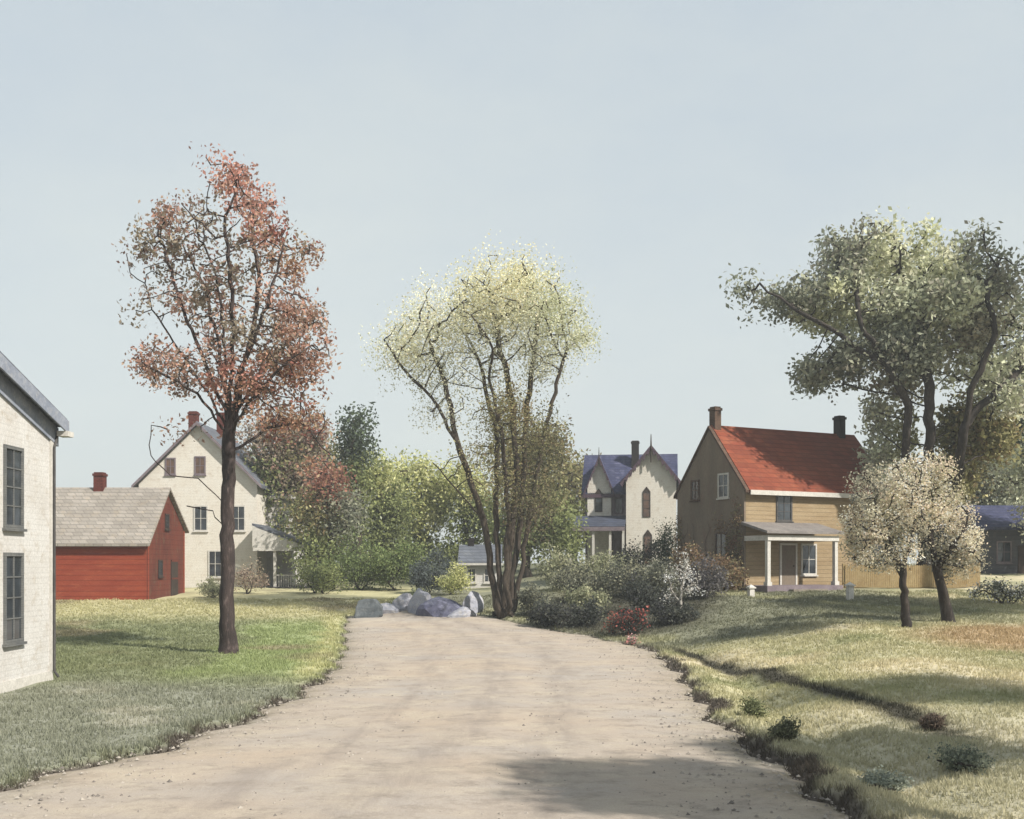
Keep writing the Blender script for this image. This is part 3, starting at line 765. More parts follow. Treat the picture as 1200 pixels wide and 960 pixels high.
for xx in (-7.1, -6.2, -4.4, -3.1, -2.1): MB().box(xx - 0.09, xx + 0.09, -2.0, -1.82, 0.05, 3.1).build('porch_post', M['white_trim'], pr)
MB().box(-7.3, -1.97, -2.1, 1.59, -0.5, 0.05).build('porch_deck', M['grey_wood'], pr)

# --- E: ochre house with red roof
hx, hy = WX(873, 57.0), 57.0
ez = 1.75
h = empty('red_roofed_house', (hx, hy, ez), math.radians(27), 'ochre board house with bright red roof, two chimneys and a white posted porch', 'house')
LE, WE, HE, HP = 10.2, 5.9, 5.4, 8.75
MB().prism([(0, -0.5), (WE, -0.5), (WE, HE), (WE / 2, HP), (0, HE)], 0.06, LE, 'x').build('wall', M['ochre_boards'], h)
MB().prism([(0.003, -0.5), (WE - 0.003, -0.5), (WE - 0.003, HE - 0.005), (WE / 2, HP - 0.01), (0.003, HE - 0.005)], -0.05, 0.058, 'x').build('gable_wall', M['brown_wall'], h, label='grey brown gable end with shade painted in')
rf = MB().prism(chevron(0, WE / 2, WE, HE, HP, HE, 0.17, 0.3), 0.08, LE + 0.25, 'x').build('roof', M['red_roof'], h)
ch = chevron(0, WE / 2, WE, HE, HP, HE, 0.14, 0.25)
MB().prism([(p[0], p[1] - 0.02) for p in ch], -0.14, 0.077, 'x').build('bargeboard', M['brick_brown'], rf)
MB().box(0.1, LE + 0.2, -0.36, -0.31, HE - 0.40, HE - 0.16).build('gutter', M['white_trim'], rf)
chimney(h, 0.35, WE / 2, HP - 0.5, HP + 1.2, 0.42, 0.5, 'brick_brown'); chimney(h, LE - 0.9, WE / 2, HP - 0.5, HP + 1.25, 0.45, 0.5, 'brick_dark')
window(h, -0.05, 1.7, 5.0, -PI / 2, 0.75, 1.15, frame='white_trim'); window(h, -0.05, 4.2, 5.0, -PI / 2, 0.6, 0.95, frame='brick_brown')
window(h, -0.05, 1.9, 1.6, -PI / 2, 0.8, 1.4, frame='brick_brown')
window(h, 2.6, 0, 3.75, 0, 0.9, 1.3, frame='grey_wood', cols=2, rows=3); window(h, 8.6, 0, 3.75, 0, 0.9, 1.3, frame='grey_wood', cols=2, rows=3)
window(h, 4.3, 0, 0.9, 0, 0.9, 1.5, frame='white_trim'); window(h, 9.2, 0, 1.0, 0, 0.9, 1.4, frame='white_trim')
d_ = MB().box(2.4, 3.35, -0.05, 0.0, 0.3, 2.4).build('door', M['brown_wall'], h, label='brown panelled front door')
MB().tube((3.2, -0.11, 1.3), (3.2, -0.05, 1.3), 0.035, 0.035, 8).build('handle', M['dark_wood'], d_)
q = MB(); q.box(2.29, 2.398, -0.07, 0.0, 0.3, 2.5); q.box(3.352, 3.46, -0.07, 0.0, 0.3, 2.5); q.box(2.398, 3.352, -0.07, 0.0, 2.402, 2.5); q.build('door_frame', M['white_trim'], d_)
pr = empty('porch', (0, 0, 0)); pr.parent = h
PX0, PX1, PD = 0.0, 4.65, -1.8
MB().prism([(PD - 0.25, 2.95), (-0.003, 3.45), (-0.003, 3.6), (PD - 0.25, 3.07)], PX0 - 0.25, PX1 + 0.25, 'x').build('porch_roof', M['porch_grey'], pr)
q = MB(); q.box(PX0 - 0.05, PX1 + 0.05, PD - 0.06, PD + 0.12, 2.6, 2.86); q.box(PX0 - 0.05, PX0 + 0.1, PD + 0.121, -0.003, 2.6, 2.86); q.box(PX1 - 0.1, PX1 + 0.05, PD + 0.121, -0.003, 2.6, 2.86); q.build('porch_beam', M['white_trim'], pr)
for xx in (PX0 + 0.08, PX1 - 0.08): 
    q = MB(); q.box(xx - 0.1, xx + 0.1, PD, PD + 0.2, 0.32, 2.6); q.box(xx - 0.15, xx + 0.15, PD - 0.05, PD + 0.25, 0.302, 0.5); q.build('porch_post', M['white_trim'], pr)
MB().box(PX0 - 0.2, PX1 + 0.2, PD - 0.2, -0.003, -0.6, 0.3).build('porch_deck', M['mauve_trim'], pr)
q = MB(); q.box(PX0 + 1.2, PX1 - 1.2, PD - 0.55, PD - 0.205, -0.6, 0.12); q.box(PX0 + 1.0, PX1 - 1.0, PD - 0.9, PD - 0.553, -0.6, -0.05); q.build('steps', M['stone'], pr)

# low ochre picket fence running right from the porch
def local_to_world(o, p):
    a = o.rotation_euler[2]; c, s = math.cos(a), math.sin(a)
    return (o.location[0] + p[0] * c - p[1] * s, o.location[1] + p[0] * s + p[1] * c)
def picket(name, label, A, B, hgt, pitch, mat, wpick=0.09):
    A = np.array(A, float); B = np.array(B, float); L = np.linalg.norm(B - A); a = math.atan2(B[1] - A[1], B[0] - A[0])
    z0 = g1(*A)
    f = empty(name, (A[0], A[1], z0), a, label, 'fence')
    def zl(x): p = A + (B - A) * x / L; return g1(*p) - z0
    R = np.random.default_rng(int(abs(A[0]) * 10))
    np_ = int(L / 1.9) + 1
    for k in range(np_):
        x = k * L / (np_ - 1) if np_ > 1 else 0; z = zl(x)
        MB().box(x - 0.06, x + 0.06, 0.035, 0.15, z - 0.3, z + hgt + 0.05).build('post', M[mat], f)
    r = MB()
    for zz in (0.25, hgt - 0.25):
        for k in range(np_ - 1):
            xa, xb = k * L / (np_ - 1), (k + 1) * L / (np_ - 1); za, zb = zl(xa) + zz, zl(xb) + zz
            r.prism([(xa, za), (xb, zb), (xb, zb + 0.08), (xa, za + 0.08)], 0.002, 0.034, 'y')
    r.build('rail', M[mat], f)
    q = MB(); x = 0.05
    while x < L - wpick:
        z = zl(x); hh = hgt + R.normal() * 0.02
        q.prism([(x, z + 0.04), (x + wpick, z + 0.04), (x + wpick, z + hh - 0.06), (x + wpick / 2, z + hh), (x, z + hh - 0.06)], -0.022, 0, 'y'); x += pitch
    q.build('pickets', M[mat], f)
    return f
A = local_to_world(h, (5.3, -1.6)); B = local_to_world(h, (12.2, -4.4))
picket('picket_fence', 'low ochre picket fence running from the porch to the flowering trees', A, B, 1.25, 0.115, 'ochre_pickets', 0.1)
# garden stones on the lawn before the house
def gatepost(px, Y, hgt, label):
    X = WX(px, Y); z = g1(X, Y)
    t = empty('garden_post', (X, Y, z), 0.3, label, 'post')
    MB().box(-0.13, 0.13, -0.13, 0.13, -0.1, hgt).build('shaft', M['white_trim'], t, bevel=0.015)
    q = MB(); q.box(-0.18, 0.18, -0.18, 0.18, hgt + 0.002, hgt + 0.07)
    q.add([(-0.15, -0.15, hgt + 0.072), (0.15, -0.15, hgt + 0.072), (0.15, 0.15, hgt + 0.072), (-0.15, 0.15, hgt + 0.072), (0, 0, hgt + 0.2)], [(0, 1, 4), (1, 2, 4), (2, 3, 4), (3, 0, 4), (3, 2, 1, 0)])
    q.build('cap', M['white_trim'], t)
gatepost(996, 50.5, 0.62, 'short white garden post below the right porch column')
gatepost(880, 52.5, 0.4, 'stubby white garden post left of the porch steps')

# --- F: slate-grey house at the right edge
fx = WX(1150, 74)
h = empty('grey_house', (fx, 74, 2.3), math.radians(6), 'dark slate grey house with low blue roof at the right border', 'house')
MB().prism([(0, -0.5), (8, -0.5), (8, 3.3), (4, 4.8), (0, 3.3)], 0, 12, 'x').build('wall', M['far_wall'], h)
rf = MB().prism(chevron(0, 4, 8, 3.3, 4.8, 3.3, 0.18, 0.5), -0.5, 12.5, 'x').build('roof', M['blue_shingle'], h)
for xx in (1.6, 4.2, 7.0): window(h, xx, 0, 1.0, 0, 0.9, 1.3, frame='mauve_trim')
MB().box(2.6, 3.4, -0.05, 0, 0, 2.1).build('door', M['dark_wood'], h)

# --- G: little white cottage glimpsed behind the many-stemmed tree
gx = WX(542, 72)
h = empty('small_cottage', (gx, 72, 1.3), 0, 'tiny white cottage with hipped porch glimpsed behind the pale yellow tree', 'house')
MB().prism([(0, -0.4), (3.5, -0.4), (3.5, 2.0), (1.75, 3.0), (0, 2.0)], 0, 2.3, 'x').build('wall', M['white_clap'], h)
MB().prism(chevron(0, 1.75, 3.5, 2.0, 3.0, 2.0, 0.12, 0.3), -0.3, 2.6, 'x').build('roof', M['far_grey_roof'], h)
MB().box(-0.35, 2.65, -0.42, -0.33, 1.76, 1.9).build('fascia', M['white_trim'], h)
window(h, 0.6, 0, 0.7, 0, 0.45, 0.8); window(h, 1.7, 0, 0.7, 0, 0.45, 0.8)
chimney(h, 0.5, 1.75, 2.8, 3.6, 0.4, 0.4, 'brick_dark')

# ================================================================== BOULDERS at the end of the road
def boulder(px, Y, w, hgt, d, mat, label, seed, rz=0.0):
    Y = 54.3 + (Y - 55.6) * 0.75; w *= 1.35; hgt *= 1.4; d *= 1.2
    import bmesh
    R = np.random.default_rng(seed); X = WX(px, Y)
    bm = bmesh.new(); bmesh.ops.create_icosphere(bm, subdivisions=3, radius=1)
    off = R.random(3) * 10; cuts = R.normal(size=(9, 3)); cuts[:, 2] = np.abs(cuts[:, 2]); cuts /= np.linalg.norm(cuts, axis=1)[:, None]; lv = 0.45 + 0.35 * R.random(9)
    for v in bm.verts:
        p = np.array(v.co)
        for c, l in zip(cuts, lv):
            s = p @ c
            if s > l: p = p - c * (s - l) * 0.92
        p = p * (1 + 0.05 * math.sin(p[0] * 7 + off[0]) * math.sin(p[1] * 6 + off[1]) + 0.03 * math.sin(p[2] * 13 + off[2]))
        v.co = (p[0] * w / 2, p[1] * d / 2, p[2] * hgt * 0.62 + hgt * 0.32)
    me = bpy.data.meshes.new('boulder'); bm.to_mesh(me); bm.free(); me.materials.append(M[mat])
    o = bpy.data.objects.new('boulder', me); COL.objects.link(o); o.location = (X, Y, g1(X, Y)); o.rotation_euler = (0, 0, rz)
    tag(o, label, 'boulder', 'boulders banked at the bend of the road')
BL = [(428, 55.5, 1.3, 0.9, 1.0, 'boulder_teal', 'dark slate grey boulder at the corner of the left lawn and the road bend'),
      (450, 58, 1.5, 0.6, 1.2, 'boulder_pale', 'low pale boulder just right of the dark slate grey one'),
      (475, 60, 1.8, 0.9, 1.3, 'boulder_pale', 'wide pale boulder in the middle of the rock bank'),
      (497, 57.5, 1.7, 1.25, 1.3, 'boulder_pale', 'tallest pale pointed boulder leaning on the dusky blue one'),
      (517, 56.2, 2.2, 1.0, 1.4, 'boulder_blue', 'broad dusky blue boulder in the rock bank'),
      (541, 55.6, 1.3, 0.45, 0.8, 'boulder_pale', 'small flat white boulder beside the many-stemmed trunks'),
      (552, 58, 1.2, 0.9, 1.0, 'boulder_pale', 'upright grey boulder directly behind the left stem of the pale yellow tree')]
for k, a in enumerate(BL): boulder(*a, seed=50 + k, rz=k * 0.7)

# ================================================================== TREES
def T(*a, **k): return tree(*a, **k)
# red maple on the left lawn
T('maple_tree', 'tall red-budded maple with bare dark branches on the left lawn', 'tree', 268, 38,
  [(288, 226, 36, 26, 60, 1), (308, 262, 18, 20, 26, 1), (225, 268, 38, 34, 40, 2), (180, 290, 28, 26, 24, 2), (190, 262, 22, 14, 20, 0), (345, 302, 28, 30, 30, 3), (372, 290, 14, 18, 8, 2),
   (365, 372, 26, 26, 40, 0), (340, 355, 28, 18, 18, 0), (280, 310, 50, 44, 34, 2), (210, 345, 45, 40, 34, 2), (165, 310, 18, 34, 14, 2), (250, 380, 50, 45, 30, 0), (320, 400, 50, 30, 34, 2), (160, 370, 16, 24, 8, 2),
   (178, 435, 30, 28, 44, 0), (235, 430, 30, 18, 22, 0), (330, 440, 50, 32, 70, 3), (368, 415, 20, 32, 34, 0), (290, 455, 40, 22, 40, 1), (350, 490, 40, 24, 32, 3), (385, 545, 14, 16, 9, 3), (215, 505, 22, 10, 5, 0)],
  [[(268, 768, 0), (266, 650, 0), (268, 540, 0.1), (266, 460, 0.0), (264, 400, -0.2), (256, 340, 0), (240, 285, 0)],
   [(268, 520, 0.1), (276, 450, 0.5), (290, 390, 0.7), (300, 330, 0.6), (292, 262, 0.4)],
   [(267, 490, 0), (245, 430, -0.3), (222, 370, -0.6), (200, 310, -0.5), (190, 280, -0.4)],
   [(267, 480, 0), (252, 420, 0.8), (236, 360, 1.4), (220, 310, 1.6)],
   [(267, 500, 0), (235, 450, 0.2), (200, 400, 0.3), (172, 350, 0.2)],
   [(268, 510, 0.1), (240, 465, -0.9), (210, 448, -1.2), (180, 432, -1.4)],
   [(270, 490, 0.3), (300, 430, 0.8), (335, 385, 1.1), (362, 365, 1.2)],
   [(268, 500, 0.1), (290, 440, -1.0), (320, 380, -1.5), (342, 310, -1.6)],
   [(269, 470, 0), (282, 400, -1.0), (284, 330, -1.6), (276, 280, -1.6)],
   [(268, 510, 0.1), (300, 475, -0.9), (335, 445, -1.5), (362, 425, -1.6)],
   [(268, 530, 0.1), (305, 500, 0.8), (345, 490, 1.2), (378, 530, 1.3)],
   [(266, 590, 0), (235, 562, -0.3), (205, 560, -0.5), (183, 535, -0.5), (182, 500, -0.4)],
   [(268, 620, 0), (244, 600, 0.3), (215, 592, 0.5)]],
  [RUST, REDS, BROWNG, ORANGE], 'bark_maple', 0.23, rtip=0.011, step=0.32, leaf=0.15, spread=0.26, lper=25, seed=11, density_sigma=0.95, expo=0.56)
# many-stemmed pale yellow tree at the bend
T('willow_tree', 'many-stemmed tree with airy pale yellow crown at the end of the road', 'tree', 590, 54,
  [(600, 338, 50, 24, 90, 0), (555, 360, 48, 32, 90, 0), (640, 360, 40, 32, 80, 4), (580, 380, 60, 36, 60, 2), (500, 375, 34, 30, 60, 1), (470, 405, 26, 30, 50, 1), (480, 440, 26, 22, 24, 2),
   (672, 395, 26, 34, 55, 4), (645, 420, 34, 34, 34, 2), (530, 420, 40, 36, 34, 2), (600, 430, 40, 30, 26, 2), (520, 480, 30, 24, 18, 2), (600, 365, 30, 24, 40, 1),
   (612, 500, 40, 34, 70, 3), (640, 520, 24, 36, 44, 5), (585, 480, 26, 24, 40, 3), (600, 560, 34, 28, 34, 3), (632, 590, 22, 34, 34, 5), (555, 540, 22, 24, 16, 3)],
  [[(590, 735, 0), (596, 660, 0), (606, 560, 0), (600, 470, 0.2), (585, 400, 0.3), (575, 350, 0.2)],
   [(596, 737, 0.4), (604, 650, 0.8), (614, 560, 1.0), (618, 470, 1.1), (628, 400, 1.0), (632, 350, 0.8)],
   [(584, 737, -0.4), (578, 680, -0.4), (568, 610, -0.7), (540, 530, -1.0), (508, 470, -1.2), (470, 430, -1.2), (455, 405, -1.0)],
   [(568, 610, -0.7), (535, 575, -1.4), (508, 545, -1.6)],
   [(540, 530, -1.0), (522, 450, -0.4), (505, 400, -0.2)],
   [(601, 737, 0.2), (610, 670, 0.4), (622, 590, 0.2), (636, 520, -0.4), (650, 450, -0.6), (665, 410, -0.6)],
   [(590, 738, 0.7), (584, 680, 1.2), (580, 600, 1.6), (582, 500, 2.0), (560, 420, 2.2)], [(597, 738, -0.5), (592, 680, -0.8), (596, 610, -1.2), (590, 520, -1.6), (575, 450, -1.8)]],
  [PALEY, CREAMY, GREYG, OLIVE, SAGEL, OLIVED], 'bark_multi', 0.36, rtip=0.010, step=0.5, leaf=0.115, spread=0.50, lper=62, seed=12, density_sigma=0.6, jit=0.08, expo=0.55)
# big spreading tree at the right
T('spreading_tree', 'big grey-green spreading tree overhanging the right end of the red roof', 'tree', 1085, 59.3,
  [(1018, 300, 44, 28, 100, 1), (972, 298, 22, 24, 36, 2), (960, 332, 28, 22, 34, 0), (1075, 335, 46, 34, 110, 1), (1122, 310, 32, 22, 56, 2), (1160, 335, 28, 28, 60, 2), (1185, 372, 22, 26, 44, 0),
   (955, 362, 42, 22, 90, 1), (908, 350, 24, 14, 34, 2), (878, 358, 16, 14, 14, 2), (868, 332, 12, 8, 5, 2), (1020, 375, 42, 28, 90, 0), (1070, 395, 42, 34, 100, 0), (1130, 398, 36, 30, 80, 3),
   (995, 418, 40, 20, 70, 2), (945, 438, 30, 10, 46, 2), (1060, 440, 26, 16, 34, 3, 2.5), (1150, 438, 32, 24, 50, 0), (1195, 430, 22, 30, 40, 0),
   (1030, 425, 34, 24, 90, 2, -2.6), (1075, 372, 34, 26, 80, 0, -3.6), (1034, 485, 14, 28, 24, 0, 1.5), (1036, 535, 14, 28, 26, 0, 1.5), (1070, 500, 16, 34, 26, 5, 2.0),
   (1145, 500, 30, 34, 90, 4, 1.0), (1128, 555, 24, 30, 56, 4, 1.0), (1178, 470, 20, 20, 40, 0), (1085, 560, 18, 26, 24, 5, 1.8), (1175, 510, 26, 30, 60, 4, 0.5), (1060, 410, 30, 20, 50, 1, -1.0), (1110, 350, 40, 30, 60, 1, -1.0)],
  [[(1085, 700, 0), (1086, 650, 0), (1080, 600, 0)],
   [(1080, 600, 0), (1056, 545, -1.0), (1046, 485, -2.2), (1022, 445, -3.0), (990, 405, -3.2), (985, 345, -2.6)],
   [(1022, 445, -3.0), (965, 405, -2.8), (910, 370, -2.4), (880, 345, -2.0)],
   [(1080, 600, 0), (1082, 530, -1.0), (1070, 450, -2.2), (1058, 380, -2.4), (1040, 320, -1.6)],
   [(1086, 640, 0), (1108, 560, -1.6), (1106, 470, -3.4), (1128, 410, -4.0), (1122, 350, -3.4)],
   [(1106, 500, -2.8), (1150, 465, -2.4), (1190, 430, -1.6), (1197, 390, -0.6)]],
  [SAGE, SAGEL, SAGED, MAUVEG, OLIVE, [(150, 148, 96), (138, 138, 84), (164, 160, 112)]], 'bark_dark', 0.42, rtip=0.014, step=0.55, leaf=0.27, spread=0.44, lper=34, seed=13, density_sigma=0.85, depth=0.45, expo=0.5)
# two flowering trees
T('flowering_tree', 'cream blossoming tree with straight dark trunk, left one of the pair before the ochre house', 'tree', 1062, 38,
  [(1070, 555, 22, 22, 50, 0), (1045, 580, 28, 24, 60, 0), (1010, 575, 20, 24, 26, 1), (1015, 620, 24, 26, 44, 0), (1000, 640, 16, 14, 12, 1), (1045, 620, 26, 26, 44, 1), (1075, 600, 28, 26, 60, 0), (1035, 655, 24, 16, 26, 1), (1005, 655, 18, 10, 16, 0), (996, 615, 14, 20, 18, 0), (1050, 640, 16, 14, 16, 0)],
  [[(1062, 738, 0), (1060, 700, 0), (1058, 665, 0), (1066, 635, 0), (1080, 605, 0.1), (1078, 570, 0.1)], [(1058, 665, 0), (1040, 635, -0.3), (1020, 615, -0.4)], [(1060, 680, 0), (1048, 650, 0.5), (1040, 600, 0.7)]],
  [BLOOM, BLOOMG], 'bark_dark', 0.115, rtip=0.008, step=0.2, leaf=0.085, spread=0.19, lper=46, seed=14, expo=0.42, trans='petal', group='blossoming trees on the right lawn', density_sigma=0.6)
T('flowering_tree', 'cream blossoming tree with thick leaning black trunk, right one of the pair', 'tree', 1110, 39.5,
  [(1095, 560, 20, 22, 40, 0), (1115, 600, 22, 26, 50, 0), (1125, 640, 22, 26, 56, 0), (1140, 625, 12, 16, 18, 0), (1100, 640, 20, 20, 20, 1), (1138, 655, 12, 16, 20, 1), (1115, 665, 14, 14, 16, 1)],
  [[(1112, 735, 0), (1106, 700, 0), (1096, 660, 0), (1090, 630, 0), (1096, 595, 0.2), (1098, 565, 0.2)], [(1098, 665, 0), (1112, 640, -0.3), (1125, 620, -0.4)]],
  [BLOOM, BLOOMG], 'bark_dark', 0.15, rtip=0.008, step=0.2, leaf=0.085, spread=0.19, lper=46, seed=15, trans='petal', group='blossoming trees on the right lawn', density_sigma=0.6)

# background trees, left of the middle
BG = 'trees beyond the end of the road'
def bgtree(label, bx, Y, base_py, blobs, pals, rb, leaf=0.28, seed=0, lper=42, bark='bark_multi', sp=0.7, name='broadleaf_tree', top=None, group=BG, step=0.75, depth=0.8):
    ys = min(b[1] - b[3] * 0.4 for b in blobs)
    X = WX(bx, Y); zb = g1(X, Y); pyb = 660 - (zb - EYE) / Y * F
    T(name, label, 'tree', bx, Y, blobs, [[(bx, pyb, 0), (bx + 2, (pyb + ys) / 2, 0), (bx - 2, ys + (pyb - ys) * 0.25, 0)]], pals, bark, rb, rtip=0.02, step=step, leaf=leaf, spread=sp, lper=lper, seed=seed, group=group, depth=depth)
bgtree('brownish olive tree with rusty top showing right behind the maple trunk', 325, 80, 690,
       [(318, 520, 30, 32, 80, 0), (352, 512, 30, 28, 60, 0), (372, 505, 16, 14, 16, 1), (310, 570, 26, 30, 70, 2), (350, 565, 34, 34, 80, 0), (335, 610, 34, 24, 60, 2), (345, 540, 24, 24, 40, 3)], [BROWNG, ORANGE, MIDG, OLIVE], 0.3, seed=21, lper=36)
bgtree('slender dark spire-topped tree rising over the yellow-green thicket', 418, 84, 690,
       [(418, 500, 10, 14, 24, 0), (416, 525, 16, 18, 44, 0), (412, 560, 22, 24, 60, 1), (405, 600, 28, 30, 70, 1)], [DARKG, MIDG], 0.22, seed=22, lper=34, leaf=0.28)
bgtree('tree with dark straight trunk and rust red tuft left of the thicket', 386, 74, 690,
       [(385, 566, 16, 20, 40, 0), (368, 600, 26, 24, 60, 1), (400, 605, 24, 28, 60, 2), (375, 645, 30, 20, 50, 3)], [[(140, 84, 66), (150, 98, 76), (124, 84, 68)], OLIVE, SAGED, MIDG], 0.22, seed=23, lper=34, leaf=0.24, bark='bark_dark')
bgtree('round yellow-green tree, leftmost of three beyond the road', 440, 88, 690,
       [(440, 562, 26, 24, 80, 0), (425, 590, 26, 26, 70, 0), (455, 600, 30, 30, 90, 1), (440, 640, 40, 28, 90, 1)], [SPRING, MIDG], 0.3, seed=24)
bgtree('broad lime green tree, middle of three beyond the road', 490, 92, 690,
       [(480, 562, 28, 24, 80, 0), (515, 580, 28, 26, 80, 0), (490, 610, 38, 30, 100, 0), (490, 650, 40, 24, 80, 1)], [SPRING, MIDG], 0.32, seed=25)
bgtree('olive green tree close left of the many-stemmed tree', 545, 90, 690,
       [(545, 575, 28, 28, 70, 0), (562, 610, 32, 34, 90, 1), (540, 655, 34, 24, 80, 1)], [SPRING, MIDG, OLIVE], 0.28, seed=26)
bgtree('tall dense olive tree right behind the many-stemmed tree', 618, 78, 690,
       [(625, 590, 30, 34, 90, 0), (640, 530, 26, 36, 80, 0), (600, 545, 24, 30, 60, 0), (605, 630, 30, 30, 80, 1), (648, 620, 24, 34, 80, 1)], [OLIVE, MIDG, SPRING], 0.26, seed=27)
bgtree('bushy green tree left of the gothic house', 672, 98, 690,
       [(665, 560, 28, 20, 80, 0), (690, 575, 20, 24, 50, 0), (650, 590, 28, 28, 80, 1), (680, 620, 34, 28, 80, 1)], [OLIVE, SPRING, MIDG], 0.3, seed=28)
bgtree('dark olive tree showing right under the spreading crown', 1150, 84, 690,
       [(1140, 540, 34, 36, 110, 0), (1180, 555, 34, 36, 110, 1), (1165, 590, 40, 24, 80, 1), (1210, 520, 30, 36, 90, 1), (1105, 590, 30, 26, 60, 0)], [OLIVE, SAGE], 0.35, seed=29, group='trees behind the right hand houses')
bgtree('tall dark green tree cut by the right border', 1225, 72, 690,
       [(1215, 420, 24, 34, 70, 0), (1225, 480, 34, 44, 110, 0), (1215, 550, 34, 40, 90, 1), (1235, 600, 34, 30, 60, 1)], [DARKG, SAGE], 0.35, seed=44, group='trees behind the right hand houses')
bgtree('grey-green tree behind the right corner of the red-roofed house', 1040, 82, 690,
       [(1035, 560, 26, 30, 70, 0), (1050, 600, 34, 30, 70, 0), (1030, 630, 34, 24, 50, 1)], [SAGE, SAGED], 0.3, seed=30, group='trees behind the right hand houses')
bgtree('pale bushy tree behind the white farmhouse porch', 300, 96, 690,
       [(300, 560, 34, 34, 90, 0), (340, 590, 34, 30, 90, 0), (370, 620, 40, 36, 110, 1)], [MIDG, OLIVE], 0.3, seed=41)
bgtree('wide drab olive tree filling the gap behind the rust red tuft', 378, 100, 690,
       [(378, 545, 34, 28, 90, 0), (350, 580, 30, 34, 80, 1), (400, 590, 34, 34, 90, 0), (380, 640, 50, 30, 100, 1)], [OLIVE, BROWNG], 0.3, seed=45)

# ================================================================== SHRUBS
def shrub(label, px, Y, w, hgt, pal, seed, leaf=0.09, n=60, lper=55, group=None, name='shrub', trans='leaf', sp=0.14, extra=None, cat='shrub', bark='bark_dark', depthk=0.8):
    R = np.random.default_rng(seed); X = WX(px, Y); z0 = g1(X, Y)
    t = empty(name, (X, Y, z0), R.random() * 6, label, cat, group)
    q = R.normal(size=(n, 3)); q /= np.linalg.norm(q, axis=1)[:, None]; q *= (R.random(n) ** 0.4)[:, None]
    att = np.stack([q[:, 0] * w / 2, q[:, 1] * w / 2 * depthk, hgt * 0.55 + q[:, 2] * hgt * 0.45], 1)
    # lumps: push outwards unevenly
    a = np.arctan2(q[:, 1], q[:, 0]); att[:, 2] *= 0.85 + 0.25 * np.sin(a * 2 + seed) * np.sin(a * 3 + 1.7 * seed); att[:, :2] *= (1 + 0.18 * np.sin(3 * a + seed))[:, None]
    att[:, 2] = np.maximum(att[:, 2], 0.06)
    stems = [[(R.normal() * 0.05 * w, R.normal() * 0.05 * w, -0.05), (R.normal() * 0.12 * w, R.normal() * 0.1 * w, hgt * 0.3)] for _ in range(3)]
    N, par = colonize(att, stems, max(0.12, hgt * 0.1), max(0.15, hgt * 0.12), 30, 40, R=R)
    branch_mesh('stems', N, par, 0.035 + hgt * 0.01, 0.006, M[bark], t, flare=1.1)
    wt = np.exp(R.normal(size=n) * 0.5); cnt = R.poisson(lper * wt / wt.mean()); rep = np.repeat(np.arange(n), cnt)
    P = att[rep] + R.normal(size=(len(rep), 3)) * sp * hgt ** 0.5
    P[:, 2] = np.abs(P[:, 2]) + 0.03
    pa = linarr(pal); tone = R.random(n)
    ix = np.clip((tone[rep] * len(pa) + R.normal(size=len(rep)) * 0.6).astype(int), 0, len(pa) - 1)
    c = np.clip(pa[ix] * (1 + R.normal(size=(len(rep), 1)) * 0.15), 0.005, 0.9)
    np_mesh('foliage', leaf_quads(P, leaf * (0.6 + 0.8 * R.random(len(rep))), R=R), 4, M[trans], c, t)
    if extra:
        ecol, en, es = extra
        pick = R.integers(0, n, en); Q = att[pick] * np.array([1.05, 1.05, 1.03]) + R.normal(size=(en, 3)) * sp
        Q[:, 2] = np.abs(Q[:, 2]) + 0.05
        pe = linarr(ecol); ce = pe[R.integers(0, len(pe), en)]
        np_mesh('blossom', leaf_quads(Q, es * (0.7 + 0.6 * R.random(en)), ratio=0.9, R=R), 4, M['petal'], ce, t)
    return t

HG = 'shrubs of the thicket between road and houses'
GG = [(104, 106, 88), (86, 90, 76), (122, 122, 98), (74, 78, 70), (138, 136, 108)]
GD = [(66, 70, 62), (54, 58, 54), (80, 82, 70), (60, 60, 62)]
GY = [(140, 142, 104), (124, 128, 94), (154, 152, 114), (108, 110, 84)]
SH = [('low grey-green shrub touching the right side of the many-stemmed trunks', 628, 54, 2.0, 1.3, GG),
      ('dark mounded shrub on the road verge, nearest the many-stemmed tree', 640, 50.5, 1.7, 1.0, GD),
      ('tall loose olive shrub under the left end of the blue porch roof', 652, 61, 2.8, 2.3, GY),
      ('broad grey-green shrub in the middle of the thicket', 680, 56, 3.0, 2.0, GG),
      ('yellowish shrub in front of the blue roofed porch', 700, 60, 3.0, 2.0, GY),
      ('dark verge shrub left of the red flowers', 676, 49.5, 2.6, 1.25, GD),
      ('rounded yellow-green shrub above the dark verge shrub', 690, 52, 2.0, 1.5, GY),
      ('grey shrub straight below the left corner of the gothic front', 733, 56, 2.6, 2.1, GG),
      ('dark blue-green shrub rising before the gothic gable, left of its lower window', 745, 66, 2.6, 2.3, GD),
      ('upright dark evergreen shrub against the right corner of the gothic gable', 779, 70, 1.8, 3.6, DARKG),
      ('low dark shrub behind the red flowers', 757, 51, 2.2, 1.5, GD),
      ('grey-green shrub left of the white sapling', 775, 54, 2.2, 2.0, GG),
      ('dusky shrub right of the white sapling', 826, 52, 2.4, 1.8, [(92, 88, 92), (76, 74, 78), (108, 104, 100), (84, 78, 72)]),
      ('drab low shrub on the verge right of the red flowers', 790, 47, 2.0, 0.9, GD),
      ('tall russet brush against the left half of the brown gable wall', 808, 58, 2.0, 2.3, RUSSET),
      ('bushy russet brush against the middle of the brown gable wall', 834, 56.5, 2.0, 1.9, RUSSET),
      ('russet shrub at the foot of the brown gable wall', 850, 55.5, 2.6, 1.7, RUSSET)]
for k, (lb, px, Y, w, hh, pal) in enumerate(SH):
    shrub(lb, px, Y, w, hh, pal, 60 + k, leaf=0.13, n=70, lper=46, group=HG)
